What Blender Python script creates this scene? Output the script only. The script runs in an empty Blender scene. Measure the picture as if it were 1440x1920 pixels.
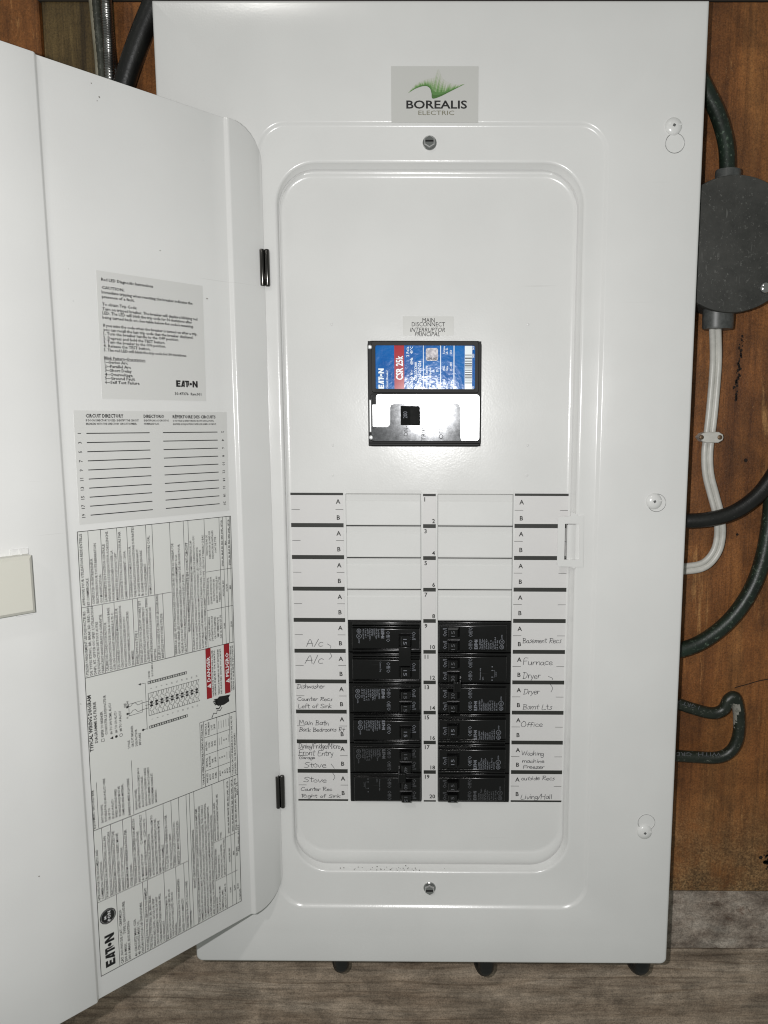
import bpy, math, random
import numpy as np
from mathutils import Vector, Matrix
from mathutils.geometry import tessellate_polygon
random.seed(7)
S = bpy.context.scene
COL = S.collection

# ------------------------------------------------------------------ camera
CAM = np.array([.2193, -.5883, .0721]); YAW, PITCH, ROLL = [math.radians(a) for a in (-.305, 7.9, .186)]
FPX = 1442.0; CX, CY = 852.3, 989.0            # lens and optical centre of the 1440x1920 picture
def _axes():
    cy, sy, cp, sp, cr, sr = math.cos(YAW), math.sin(YAW), math.cos(PITCH), math.sin(PITCH), math.cos(ROLL), math.sin(ROLL)
    w = np.array([sy*cp, cy*cp, -sp]); r = np.array([cy, -sy, 0.]); u = np.cross(r, w)
    return cr*r+sr*u, -sr*r+cr*u, w
RX, UX, WX = _axes()
cam = bpy.data.cameras.new('camera'); co = bpy.data.objects.new('camera', cam); COL.objects.link(co)
co.matrix_world = Matrix(((RX[0], UX[0], -WX[0], CAM[0]), (RX[1], UX[1], -WX[1], CAM[1]), (RX[2], UX[2], -WX[2], CAM[2]), (0, 0, 0, 1)))
cam.sensor_fit = 'VERTICAL'; cam.sensor_height = 36; cam.lens = 36*FPX/1920
cam.shift_x = -(CX-720)/1920; cam.shift_y = (CY-960)/1920
cam.clip_start = .01; cam.clip_end = 20
S.camera = co

# ------------------------------------------------------------------ light: phone flash + added fill lamp + faint room light
W = bpy.data.worlds.new('World'); S.world = W; W.use_nodes = True
W.node_tree.nodes['Background'].inputs[0].default_value = (.95, 1.0, .93, 1)
W.node_tree.nodes['Background'].inputs[1].default_value = .19
li = bpy.data.lights.new('phone_flash', 'POINT'); li.energy = 8.3; li.shadow_soft_size = .004; li.color = (1.0, .988, .985)
lo = bpy.data.objects.new('phone_flash', li); COL.objects.link(lo)
lo.location = (CAM[0]-.046, CAM[1]+.002, CAM[2]+.016)
ar = bpy.data.lights.new('fill_lamp', 'AREA'); ar.shape = 'DISK'; ar.size = .16; ar.energy = 14; ar.color = (1.0, .97, .93)  # added fill lamp, an unseen source that evens out the flash falloff
ao = bpy.data.objects.new('fill_lamp', ar); COL.objects.link(ao); ao.location = (-.75, -3.0, 2.6)
ao.rotation_euler = (Vector((.25, 0, -.1))-Vector(ao.location)).to_track_quat('-Z', 'Y').to_euler()
S.view_settings.view_transform = 'Standard'; S.view_settings.look = 'None'
S.view_settings.exposure = 0; S.view_settings.gamma = 1
S.render.engine = 'CYCLES'; S.cycles.filter_width = 1.1

# ------------------------------------------------------------------ measuring helpers (photo ray -> real plane)
def at(px, py, Y=0.0):
    d = WX+(px-CX)/FPX*RX-(py-CY)/FPX*UX
    p = CAM+d*((Y-CAM[1])/d[1]); return float(p[0]), float(p[2])

# ------------------------------------------------------------------ materials
def nmat(name, base, rough=.5, metal=0., spec=.5, coat=0.):
    m = bpy.data.materials.new(name); m.use_nodes = True
    b = m.node_tree.nodes['Principled BSDF']
    b.inputs['Base Color'].default_value = (*base, 1); b.inputs['Roughness'].default_value = rough
    b.inputs['Metallic'].default_value = metal; b.inputs['Specular IOR Level'].default_value = spec
    b.inputs['Coat Weight'].default_value = coat; b.inputs['Coat Roughness'].default_value = .15
    return m
class NT:
    def __init__(s, m): s.m = m; s.t = m.node_tree; s.b = s.t.nodes['Principled BSDF']
    def n(s, typ, **kw):
        x = s.t.nodes.new(typ)
        for k, v in kw.items():
            if k in x.inputs: x.inputs[k].default_value = v
            else: setattr(x, k, v)
        return x
    def l(s, a, ao, b, bi): s.t.links.new(a.outputs[ao], b.inputs[bi])
    def coord(s, scale=(1, 1, 1), rot=(0, 0, 0), loc=(0, 0, 0)):
        t = s.n('ShaderNodeTexCoord'); m = s.n('ShaderNodeMapping'); m.inputs['Scale'].default_value = scale
        m.inputs['Rotation'].default_value = rot; m.inputs['Location'].default_value = loc
        s.l(t, 'Object', m, 'Vector'); return m
    def noise(s, co, scale, detail=4, rough=.6, dist=0.):
        x = s.n('ShaderNodeTexNoise'); x.inputs['Scale'].default_value = scale; x.inputs['Detail'].default_value = detail
        x.inputs['Roughness'].default_value = rough; x.inputs['Distortion'].default_value = dist
        s.l(co, 'Vector', x, 'Vector'); return x
    def ramp(s, src, so, stops):
        r = s.n('ShaderNodeValToRGB'); e = r.color_ramp.elements
        e[0].position, e[0].color = stops[0][0], (*stops[0][1], 1); e[1].position, e[1].color = stops[-1][0], (*stops[-1][1], 1)
        for p, c in stops[1:-1]:
            q = e.new(p); q.color = (*c, 1)
        s.l(src, so, r, 'Fac'); return r
    def mix(s, fac, fo, a, ao, b, bo, mode='MIX', f=None):
        x = s.n('ShaderNodeMix'); x.data_type = 'RGBA'; x.blend_type = mode
        if fac is not None: s.t.links.new(fac.outputs[fo], x.inputs[0])
        else: x.inputs[0].default_value = f
        for src, o, i in ((a, ao, 6), (b, bo, 7)):
            if isinstance(src, tuple): x.inputs[i].default_value = (*src, 1)
            else: s.t.links.new(src.outputs[o], x.inputs[i])
        return x
    def bump(s, src, so, strength=.2, dist=.001):
        x = s.n('ShaderNodeBump'); x.inputs['Strength'].default_value = strength; x.inputs['Distance'].default_value = dist
        s.l(src, so, x, 'Height'); s.l(x, 'Normal', s.b, 'Normal'); return x

def g(v): return (v, v, v)
def paint(name, col, rough):
    m = nmat(name, col, rough, spec=.5); t = NT(m)
    c = t.coord()
    n = t.noise(c, 14, 3, .5)
    r = t.ramp(n, 'Fac', [(.3, tuple(x*.965 for x in col)), (.7, tuple(min(1, x*1.02) for x in col))])
    sp = t.noise(c, 260, 2, .5)                              # stray scuffs and dust
    sr = t.ramp(sp, 'Fac', [(.80, g(0)), (.84, g(.35))])
    mx = t.mix(sr, 'Color', r, 'Color', (.25, .24, .21), None); t.l(mx, 2, t.b, 'Base Color')
    cs = t.coord(scale=(8, 8, 420), rot=(0, .5, 0)); ns = t.noise(cs, 1, 2, .4); rs = t.ramp(ns, 'Fac', [(.755, g(0)), (.775, g(.16))])
    mx = t.mix(rs, 'Color', mx, 2, (.42, .41, .38), None); t.l(mx, 2, t.b, 'Base Color')      # hairline scuffs
    pe = t.noise(c, 800, 2, .5); wv = t.noise(c, 22, 2, .5); ad = t.n('ShaderNodeMath', operation='MULTIPLY_ADD'); t.l(wv, 'Fac', ad, 0); ad.inputs[1].default_value = 2.2; t.l(pe, 'Fac', ad, 2)
    t.bump(ad, 0, .10, .0004)
    rr = t.noise(c, 35, 4, .6); rm = t.n('ShaderNodeMapRange'); rm.inputs[3].default_value = rough-.04; rm.inputs[4].default_value = rough+.10
    t.l(rr, 'Fac', rm, 0); t.l(rm, 0, t.b, 'Roughness')
    return m
PAINT = paint('white_enamel', (.765, .765, .75), .18)
PAPER = nmat('label_paper', (.655, .655, .635), .45)
PAPER2 = nmat('sticker_film', (.60, .60, .575), .3)
PAPER3 = nmat('strip_paper', (.70, .69, .68), .5)
INK = nmat('black_ink', g(.010), .55)
INKM = nmat('marker_bar_ink', (.022, .023, .019), .55)
PENCIL = nmat('pen_ink', (.085, .085, .09), .6)
RED = nmat('red_ink', (.30, .012, .018), .45)
WHITE = nmat('white_ink', (.8, .8, .8), .5)
GREYINK = nmat('khaki_ink', (.2, .19, .13), .5)
BLACK = nmat('black_plastic', g(.003), .22, spec=.5)
t = NT(BLACK); c = t.coord(); n = t.noise(c, 90, 5, .7); rm = t.n('ShaderNodeMapRange'); rm.inputs[3].default_value = .10; rm.inputs[4].default_value = .28
t.l(n, 'Fac', rm, 0); t.l(rm, 0, t.b, 'Roughness')
c2 = t.coord(scale=(60, 60, 900)); n2 = t.noise(c2, 1, 2, .5); r2 = t.ramp(n2, 'Fac', [(.74, g(.005)), (.80, g(.02))]); t.l(r2, 'Color', t.b, 'Base Color')
BLACKM = nmat('satin_black_plastic', g(.006), .52, spec=.3)
DARK = nmat('dark_cavity', g(.006), .8)
PRINT = nmat('breaker_print', (.19, .20, .225), .6)
PRINT2 = nmat('breaker_print_dim', (.09, .093, .10), .6)
CHROME = nmat('zinc_chrome', g(.62), .16, metal=1.)
STEELDK = nmat('hinge_steel', (.11, .105, .10), .22, metal=1.)
GALV = nmat('galvanised_steel', g(.4), .5, metal=1.)
BLUE = nmat('blue_print', (.012, .12, .42), .13, spec=.35)
t = NT(BLUE); c = t.coord(); n = t.noise(c, 60, 3, .5); r = t.ramp(n, 'Fac', [(.3, (.006, .11, .42)), (.7, (.010, .18, .56))]); t.l(r, 'Color', t.b, 'Base Color')
n2 = t.noise(c, 130, 3, .5); t.bump(n2, 'Fac', .35, .0006)
CRIMSON = nmat('crimson_print', (.45, .025, .04), .15, spec=.35)
CYANW = nmat('white_print', (.78, .86, .9), .3)
SILVER = nmat('bright_plate', (.80, .81, .81), .36, metal=.5)
t = NT(SILVER); c = t.coord(); n = t.noise(c, 60, 2, .5); t.bump(n, 'Fac', .10, .0008)
BRUSH = nmat('scratched_steel', (.1, .1, .11), .1, metal=.5)
t = NT(BRUSH); c = t.coord(); n = t.noise(c, 150, 6, .8); rm = t.n('ShaderNodeMapRange'); rm.inputs[3].default_value = .07; rm.inputs[4].default_value = .13; t.l(n, 'Fac', rm, 0); t.l(rm, 0, t.b, 'Roughness')
n2 = t.noise(c, 420, 4, .7); r = t.ramp(n2, 'Fac', [(.35, (.10, .103, .108)), (.65, (.18, .185, .192))]); t.l(r, 'Color', t.b, 'Base Color'); t.bump(n2, 'Fac', .02, .0003)
HOLO = nmat('hologram_foil', (.55, .5, .52), .35, metal=0.)
t = NT(HOLO); c = t.coord(); n = t.noise(c, 500, 2, .5); r = t.ramp(n, 'Fac', [(.4, (.28, .26, .30)), (.6, (.62, .58, .60))]); t.l(r, 'Color', t.b, 'Base Color')
BEIGE = nmat('cream_plastic', (.64, .63, .56), .38)
GREYPVC = nmat('grey_pvc', (.085, .09, .088), .4)
t = NT(GREYPVC); c = t.coord(); n = t.noise(c, 200, 4, .7); r = t.ramp(n, 'Fac', [(.4, (.055, .058, .056)), (.75, (.11, .115, .11))]); t.l(r, 'Color', t.b, 'Base Color')
DUSTY = nmat('dusty_bakelite', (.08, .08, .075), .7)
t = NT(DUSTY); c = t.coord(); n = t.noise(c, 22, 6, .75); r = t.ramp(n, 'Fac', [(.35, (.024, .025, .022)), (.7, (.062, .062, .056))])
n2 = t.noise(c, 420, 3, .8); r2 = t.ramp(n2, 'Fac', [(.60, g(0)), (.70, g(.35))]); mx = t.mix(r2, 'Color', r, 'Color', (.26, .26, .24), None)
c3 = t.coord(scale=(300, 300, 60), rot=(0, .7, 0)); n3 = t.noise(c3, 1, 2, .5); r3 = t.ramp(n3, 'Fac', [(.70, g(0)), (.76, g(.35))]); mx2 = t.mix(r3, 'Color', mx, 2, (.20, .20, .185), None)
t.l(mx2, 2, t.b, 'Base Color'); t.bump(n2, 'Fac', .3, .0006)
WHITEPVC = nmat('white_cable_jacket', (.60, .59, .545), .36)
t = NT(WHITEPVC); c = t.coord(); n = t.noise(c, 70, 5, .7); r = t.ramp(n, 'Fac', [(.3, (.50, .49, .45)), (.65, (.64, .63, .585))]); t.l(r, 'Color', t.b, 'Base Color')
def jacket(name, dark, mid, fleck, lo=.66):
    m = nmat(name, mid, .38); t = NT(m); c = t.coord(); n = t.noise(c, 55, 5, .7); r = t.ramp(n, 'Fac', [(.35, dark), (.72, mid)])
    n2 = t.noise(c, 330, 4, .75); r2 = t.ramp(n2, 'Fac', [(lo, g(0)), (lo+.1, g(.6))]); mx = t.mix(r2, 'Color', r, 'Color', fleck, None)
    t.l(mx, 2, t.b, 'Base Color'); t.bump(n2, 'Fac', .25, .0008); return m
GREENJ = jacket('dark_green_jacket', (.008, .013, .009), (.016, .032, .020), (.16, .22, .16), .58)
BLACKJ = jacket('black_jacket', (.006, .006, .006), (.014, .015, .013), (.10, .10, .085), .64)
WORNJ = jacket('worn_green_jacket', (.008, .012, .008), (.020, .027, .018), (.18, .19, .16), .58)
PALEW = jacket('flaked_white_coat', (.22, .21, .18), (.36, .35, .31), (.05, .06, .045), .52)
BEIGEJ = jacket('old_beige_jacket', (.22, .20, .14), (.34, .32, .25), (.10, .09, .06), .62)
ARMOR = nmat('steel_armour', (.35, .35, .34), .3, metal=1.)

def wood(name, scale, stops, streak, fleck, dust=None):
    m = nmat(name, stops[1][1], .55, spec=.35); t = NT(m)
    c = t.coord(scale=scale); n = t.noise(c, 1.0, 6, .62, .35)
    r = t.ramp(n, 'Fac', stops)
    fs = tuple(x*5 for x in scale); c2 = t.coord(scale=fs, loc=(3, 1, 2)); n2 = t.noise(c2, 1.0, 5, .7, .2)
    r2 = t.ramp(n2, 'Fac', [(.32, g(.55)), (.58, g(1.0))]); mx = t.mix(None, None, r, 'Color', r2, 'Color', 'MULTIPLY', .8)
    c3 = t.coord(scale=tuple(x*1.7 for x in scale), loc=(9, 4, 7)); n3 = t.noise(c3, 1.0, 7, .75, .6)
    r3 = t.ramp(n3, 'Fac', [(.60, g(0)), (.68, g(.75))]); mx2 = t.mix(r3, 'Color', mx, 2, streak, None)
    c4 = t.coord(); n4 = t.noise(c4, 900, 3, .7); r4 = t.ramp(n4, 'Fac', [(.63, g(0)), (.70, g(.5))]); mx3 = t.mix(r4, 'Color', mx2, 2, fleck, None)
    big = t.noise(c4, 9, 4, .6); rb = t.ramp(big, 'Fac', [(.35, g(.60)), (.6, g(1.))]); mx4 = t.mix(None, None, mx3, 2, rb, 'Color', 'MULTIPLY', .6)
    last = mx4
    if scale[0] < 20:                                          # wavy growth rings along the board
        cw = t.coord(scale=(.9, 1, 7), loc=(.3, 0, .13)); wv = t.n('ShaderNodeTexWave'); wv.wave_type = 'BANDS'; wv.bands_direction = 'Z'
        wv.inputs['Scale'].default_value = 5; wv.inputs['Distortion'].default_value = 16; wv.inputs['Detail'].default_value = 3; wv.inputs['Detail Scale'].default_value = .6
        t.l(cw, 'Vector', wv, 'Vector'); rw = t.ramp(wv, 'Fac', [(.0, (.42, .36, .30)), (.16, g(1.))]); nb = t.noise(cw, 5, 3, .6); rn = t.ramp(nb, 'Fac', [(.42, g(0)), (.62, g(.6))])
        last = t.mix(rn, 'Color', mx4, 2, rw, 'Color', 'MULTIPLY')
    if dust:                                                   # pale dusty patch with a place of its own
        zc, zw, colr = dust
        sx = t.n('ShaderNodeSeparateXYZ'); t.l(c4, 'Vector', sx, 'Vector')
        mr = t.n('ShaderNodeMapRange'); mr.inputs[1].default_value = zc+zw; mr.inputs[2].default_value = zc; t.l(sx, 'Z', mr, 0)
        nd = t.noise(c4, 26, 6, .75); mm = t.n('ShaderNodeMath', operation='MULTIPLY'); t.l(mr, 0, mm, 0)
        rd = t.ramp(nd, 'Fac', [(.32, g(0)), (.56, g(1))]); t.l(rd, 'Color', mm, 1)
        nf = t.noise(c4, 520, 3, .7); rf = t.ramp(nf, 'Fac', [(.40, tuple(x*.45 for x in colr)), (.68, tuple(min(1, x*1.5) for x in colr))])
        last = t.mix(mm, 0, mx4, 2, rf, 'Color')
    fl = tuple(x*(9 if x > 20 else 1.2) for x in scale); cg = t.coord(scale=fl, loc=(5, 2, 8)); ng = t.noise(cg, 1.0, 4, .6, 1.1)
    rg = t.ramp(ng, 'Fac', [(.34, g(.55)), (.44, g(1.))]); last = t.mix(None, None, last, 2, rg, 'Color', 'MULTIPLY', .55)
    mo = t.noise(c4, 24, 5, .7, .4); rmo = t.ramp(mo, 'Fac', [(.38, g(.60)), (.60, g(1.18))]); last = t.mix(None, None, last, 2, rmo, 'Color', 'MULTIPLY', .8)
    hf2 = t.noise(c4, 700, 4, .8); rh = t.ramp(hf2, 'Fac', [(.33, g(.45)), (.58, g(1.08))]); last = t.mix(None, None, last, 2, rh, 'Color', 'MULTIPLY', .8)
    t.l(last, 2, t.b, 'Base Color')
    hf = t.noise(c4, 330, 5, .8); t.bump(hf, 'Fac', .5, .0012); return m
PLY = wood('old_plywood', (42, 42, 4), [(.26, (.14, .048, .013)), (.50, (.29, .110, .029)), (.76, (.42, .185, .055))], (.60, .31, .11), (.46, .26, .11), (-.335, .10, (.30, .18, .08)))
STUD = wood('old_stud', (140, 140, 6), [(.30, (.05, .032, .012)), (.5, (.13, .085, .030)), (.72, (.20, .135, .05))], (.24, .16, .07), (.13, .085, .03))
PLANK = wood('grey_weathered_plank', (9, 60, 60), [(.28, (.25, .175, .12)), (.5, (.48, .375, .28)), (.75, (.68, .56, .44))], (.15, .085, .05), (.62, .55, .47))
PLANKR = wood('rough_grey_plank', (34, 40, 60), [(.3, (.17, .12, .09)), (.5, (.47, .39, .32)), (.72, (.70, .62, .53))], (.15, .08, .05), (.66, .62, .55))
CRACK = nmat('wood_split', (.012, .006, .003), .9)

# ------------------------------------------------------------------ mesh helpers
class MB:
    def __init__(s): s.v = []; s.f = []; s.m = []; s.c = None
    def add(s, vs, fs, mi=0):
        o = len(s.v); s.v += [tuple(p) for p in vs]; s.f += [tuple(i+o for i in f) for f in fs]; s.m += [mi]*len(fs)
    def box(s, x0, x1, y0, y1, z0, z1, mi=0, bev=0.):
        """y0 = front (towards the viewer); bev chamfers the four front edges"""
        b = bev
        vs = [(x0, y1, z0), (x1, y1, z0), (x1, y1, z1), (x0, y1, z1)]
        fs = [(0, 3, 2, 1)]
        if b:
            sg = 1 if y1 > y0 else -1
            vs += [(x0, y0+b*sg, z0), (x1, y0+b*sg, z0), (x1, y0+b*sg, z1), (x0, y0+b*sg, z1)]
            vs += [(x0+b, y0, z0+b), (x1-b, y0, z0+b), (x1-b, y0, z1-b), (x0+b, y0, z1-b)]
            for k in range(4): j = (k+1) % 4; fs += [(k, j, j+4, k+4), (k+4, j+4, j+8, k+8)]
            fs += [(8, 9, 10, 11)]
        else:
            vs += [(x0, y0, z0), (x1, y0, z0), (x1, y0, z1), (x0, y0, z1)]
            for k in range(4): j = (k+1) % 4; fs += [(k, j, j+4, k+4)]
            fs += [(4, 5, 6, 7)]
        s.add(vs, fs, mi)
    def loft(s, loops, mi=0, cap0=False, cap1=False, closed=True):
        n = len(loops[0]); vs = [p for l in loops for p in l]; fs = []
        for a in range(len(loops)-1):
            for k in range(n if closed else n-1):
                j = (k+1) % n; fs.append((a*n+k, a*n+j, (a+1)*n+j, (a+1)*n+k))
        if cap0: fs.append(tuple(reversed(range(n))))
        if cap1: fs.append(tuple((len(loops)-1)*n+k for k in range(n)))
        s.add(vs, fs, mi)
    def rbox(s, x0, x1, y0, y1, z0, z1, r, mi=0):
        ls = []
        for k in range(5):
            a = math.radians(90*k/4); i_ = r*(1-math.cos(a)); y = y0+r*(1-math.sin(a))
            ls.append([(x0+i_, y, z0+i_), (x1-i_, y, z0+i_), (x1-i_, y, z1-i_), (x0+i_, y, z1-i_)])
        ls.insert(0, [(x0, y1, z0), (x1, y1, z0), (x1, y1, z1), (x0, y1, z1)])
        s.loft(ls, mi, False, True)
    def prism(s, poly, y0, y1, mi=0, holes=(), T=None):
        """flat plate outline poly (x,z) with front y0 and back y1"""
        T = T or (lambda u, v, w: (u, w, v))
        loops = [list(poly)]+[list(h) for h in holes]
        flat = [p for l in loops for p in l]
        tr = tessellate_polygon([[Vector((p[0], p[1], 0)) for p in l] for l in loops])
        n = len(flat); vs = [T(p[0], p[1], y0) for p in flat]; fs = [tuple(x) for x in tr]
        if y1 is not None:
            vs += [T(p[0], p[1], y1) for p in flat]; o = 0
            for l in loops:
                for k in range(len(l)): j = (k+1) % len(l); fs.append((o+k, o+j, n+o+j, n+o+k))
                o += len(l)
        s.add(vs, fs, mi)
    def tube(s, path, r, n=14, mi=0, cap=True, rib=None, sq=1.0):
        P = [Vector(p) for p in path]; loops = []; up = None
        for i, p in enumerate(P):
            d = (P[min(i+1, len(P)-1)]-P[max(i-1, 0)]).normalized()
            if up is None:
                a = Vector((0, -1, 0)); a = a if abs(a.dot(d)) < .9 else Vector((0, 0, 1))
                up = (a-d*a.dot(d)).normalized()
            else: up = (up-d*up.dot(d)).normalized()
            sd = d.cross(up); rr = r(i/(len(P)-1)) if callable(r) else r
            if rib: rr *= rib(i)
            loops.append([tuple(p+(sd*math.cos(2*math.pi*k/n)+up*sq*math.sin(2*math.pi*k/n))*rr) for k in range(n)])
        s.loft(loops, mi, cap, cap)
    def disc_stack(s, cx, cz, prof, n=24, mi=0, ax='y'):
        """lathe about the viewing axis: prof = [(radius, y)...]"""
        loops = [[(cx+r*math.cos(2*math.pi*k/n), y, cz+r*math.sin(2*math.pi*k/n)) for k in range(n)] for r, y in prof]
        s.loft(loops, mi, False, True)
    def build(s, name, mats, parent=None, smooth=None, kind=None, label=None, uvn=False):
        me = bpy.data.meshes.new(name); me.from_pydata(s.v, [], s.f)
        for m in (mats if isinstance(mats, (list, tuple)) else [mats]): me.materials.append(m)
        me.polygons.foreach_set('material_index', s.m)
        me.validate(); me.update()
        if smooth is not None:
            me.polygons.foreach_set('use_smooth', [True]*len(me.polygons)); me.set_sharp_from_angle(angle=math.radians(smooth))
        o = bpy.data.objects.new(name, me); COL.objects.link(o)
        if parent: o.parent = parent
        if kind: o['kind'] = kind
        if label: o['label'] = label
        return o
def rrect(x0, x1, z0, z1, r, n=8):
    pts = []
    for cx, cz, a0 in ((x1-r, z1-r, 0), (x0+r, z1-r, 90), (x0+r, z0+r, 180), (x1-r, z0+r, 270)):
        for k in range(n+1):
            a = math.radians(a0+90*k/n); pts.append((cx+r*math.cos(a), cz+r*math.sin(a)))
    return pts
def loop3(p, y): return [(a, y, b) for a, b in p]
def smoothpath(pts, m=10):
    P = [Vector(p) for p in pts]; P = [P[0]*2-P[1]]+P+[P[-1]*2-P[-2]]; out = []
    for i in range(1, len(P)-2):
        for k in range(m):
            t = k/m; a, b, c, d = P[i-1:i+3]
            out.append(.5*((2*b)+(-a+c)*t+(2*a-5*b+4*c-d)*t*t+(-a+3*b-3*c+d)*t**3))
    out.append(P[-2]); return out
def empty(name, label=None, cat=None, group=None, loc=(0, 0, 0), parent=None):
    o = bpy.data.objects.new(name, None); COL.objects.link(o); o.location = loc; o.empty_display_size = .02
    if parent: o.parent = parent
    if label: o['label'] = label
    if cat: o['category'] = cat
    if group: o['group'] = group
    return o
def tag(o, label, cat, group=None):
    o['label'] = label; o['category'] = cat
    if group: o['group'] = group
    return o

# ---- lettering: font outlines turned into triangles
_fc = {}
def glyphs(txt, res, bold):
    k = (txt, res, bold)
    if k not in _fc:
        cu = bpy.data.curves.new('lettering', 'FONT'); cu.body = txt; cu.size = 1; cu.resolution_u = res; cu.offset = bold
        ob = bpy.data.objects.new('lettering', cu); me = bpy.data.meshes.new_from_object(ob)
        vs = [(v.co.x, v.co.y) for v in me.vertices]; fs = [tuple(p.vertices) for p in me.polygons]
        bpy.data.objects.remove(ob); bpy.data.curves.remove(cu); bpy.data.meshes.remove(me)
        _fc[k] = (vs, fs)
    return _fc[k]
CAPH = .69                                                     # capital height of the built-in font at size 1
def text(mb, txt, F, u, v, h, w=None, mi=1, align='L', sx=1., res=1, bold=0., slant=0.):
    """F(u,v)->3D point; (u,v) = start of the baseline; h = capital height; w = fitted width"""
    vs, fs = glyphs(txt, res, bold)
    if not vs: return
    x0 = min(p[0] for p in vs); x1 = max(p[0] for p in vs); sc = h/CAPH
    kx = (w/(x1-x0)) if w else sc*sx
    wd = (x1-x0)*kx
    o = {'L': 0, 'C': -wd/2, 'R': -wd}[align]
    mb.add([F(u+o+(p[0]-x0)*kx+slant*p[1]*sc, v+p[1]*sc) for p in vs], fs, mi)
def line(mb, F, pts, wd, mi=1):
    """flat pen stroke through pts (u,v) with mitred joints"""
    P = [Vector(p) for p in pts]; n = len(P)
    if n < 2: return
    vs = []
    for i in range(n):
        a = (P[i]-P[i-1]).normalized() if i else (P[1]-P[0]).normalized()
        b = (P[i+1]-P[i]).normalized() if i < n-1 else a
        d = (a+b); d = d.normalized() if d.length > 1e-6 else a
        nn = Vector((-d.y, d.x)); e = d*(wd/2) if i == n-1 else (-d*(wd/2) if i == 0 else d*0)
        vs += [F(*(P[i]+nn*wd/2+e)), F(*(P[i]-nn*wd/2+e))]
    mb.add(vs, [(2*i, 2*i+1, 2*i+3, 2*i+2) for i in range(n-1)], mi)
def rect(mb, F, u0, u1, v0, v1, mi=1):
    mb.add([F(u0, v0), F(u1, v0), F(u1, v1), F(u0, v1)], [(0, 1, 2, 3)], mi)
def poly(mb, F, pts, mi=1):
    tr = tessellate_polygon([[Vector((a, b, 0)) for a, b in pts]]); mb.add([F(a, b) for a, b in pts], [tuple(x) for x in tr], mi)
def disc(mb, F, u, v, r, mi=1, n=20):
    poly(mb, F, [(u+r*math.cos(2*math.pi*k/n), v+r*math.sin(2*math.pi*k/n)) for k in range(n)], mi)
def ring(mb, F, u, v, r, wd, mi=1, n=20):
    line(mb, F, [(u+r*math.cos(2*math.pi*k/n), v+r*math.sin(2*math.pi*k/n)) for k in range(n+1)], wd, mi)
def logo(mb, F, u, v, h, w, mi=1):
    """the maker's wordmark: heavy letters, A without its bar's left leg, O as a dot in a broken ring"""
    k = w/5.0; H = h
    def q(pts): poly(mb, F, [(u+a*k, v+b*H) for a, b in pts], mi)
    q([(0, 0), (1.0, 0), (1.0, .24), (.42, .24), (.42, .39), (.9, .39), (.9, .61), (.42, .61), (.42, .76), (1.0, .76), (1.0, 1), (0, 1)])
    q([(1.08, 0), (1.42, 0), (1.66, .60), (1.66, 1), (1.50, 1)]); q([(1.66, 0), (1.96, 0), (1.96, 1), (1.66, 1)]); q([(1.36, .10), (1.66, .10), (1.66, .30), (1.44, .30)])
    q([(2.06, 1), (2.95, 1), (2.95, .76), (2.66, .76), (2.66, 0), (2.32, 0), (2.32, .76), (2.06, .76)])
    q([(3.0, .95), (3.0, .05), (2.78, .3), (2.74, .5), (2.78, .7)])
    disc(mb, lambda a, b: F(u+3.38*k+(a), v+.5*H+b), 0, 0, .2*H, mi, 12)
    q([(3.78, 0), (4.15, 0), (4.15, .55), (4.62, 0), (5.0, 0), (5.0, 1), (4.63, 1), (4.63, .45), (4.15, 1), (3.78, 1)])

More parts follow.
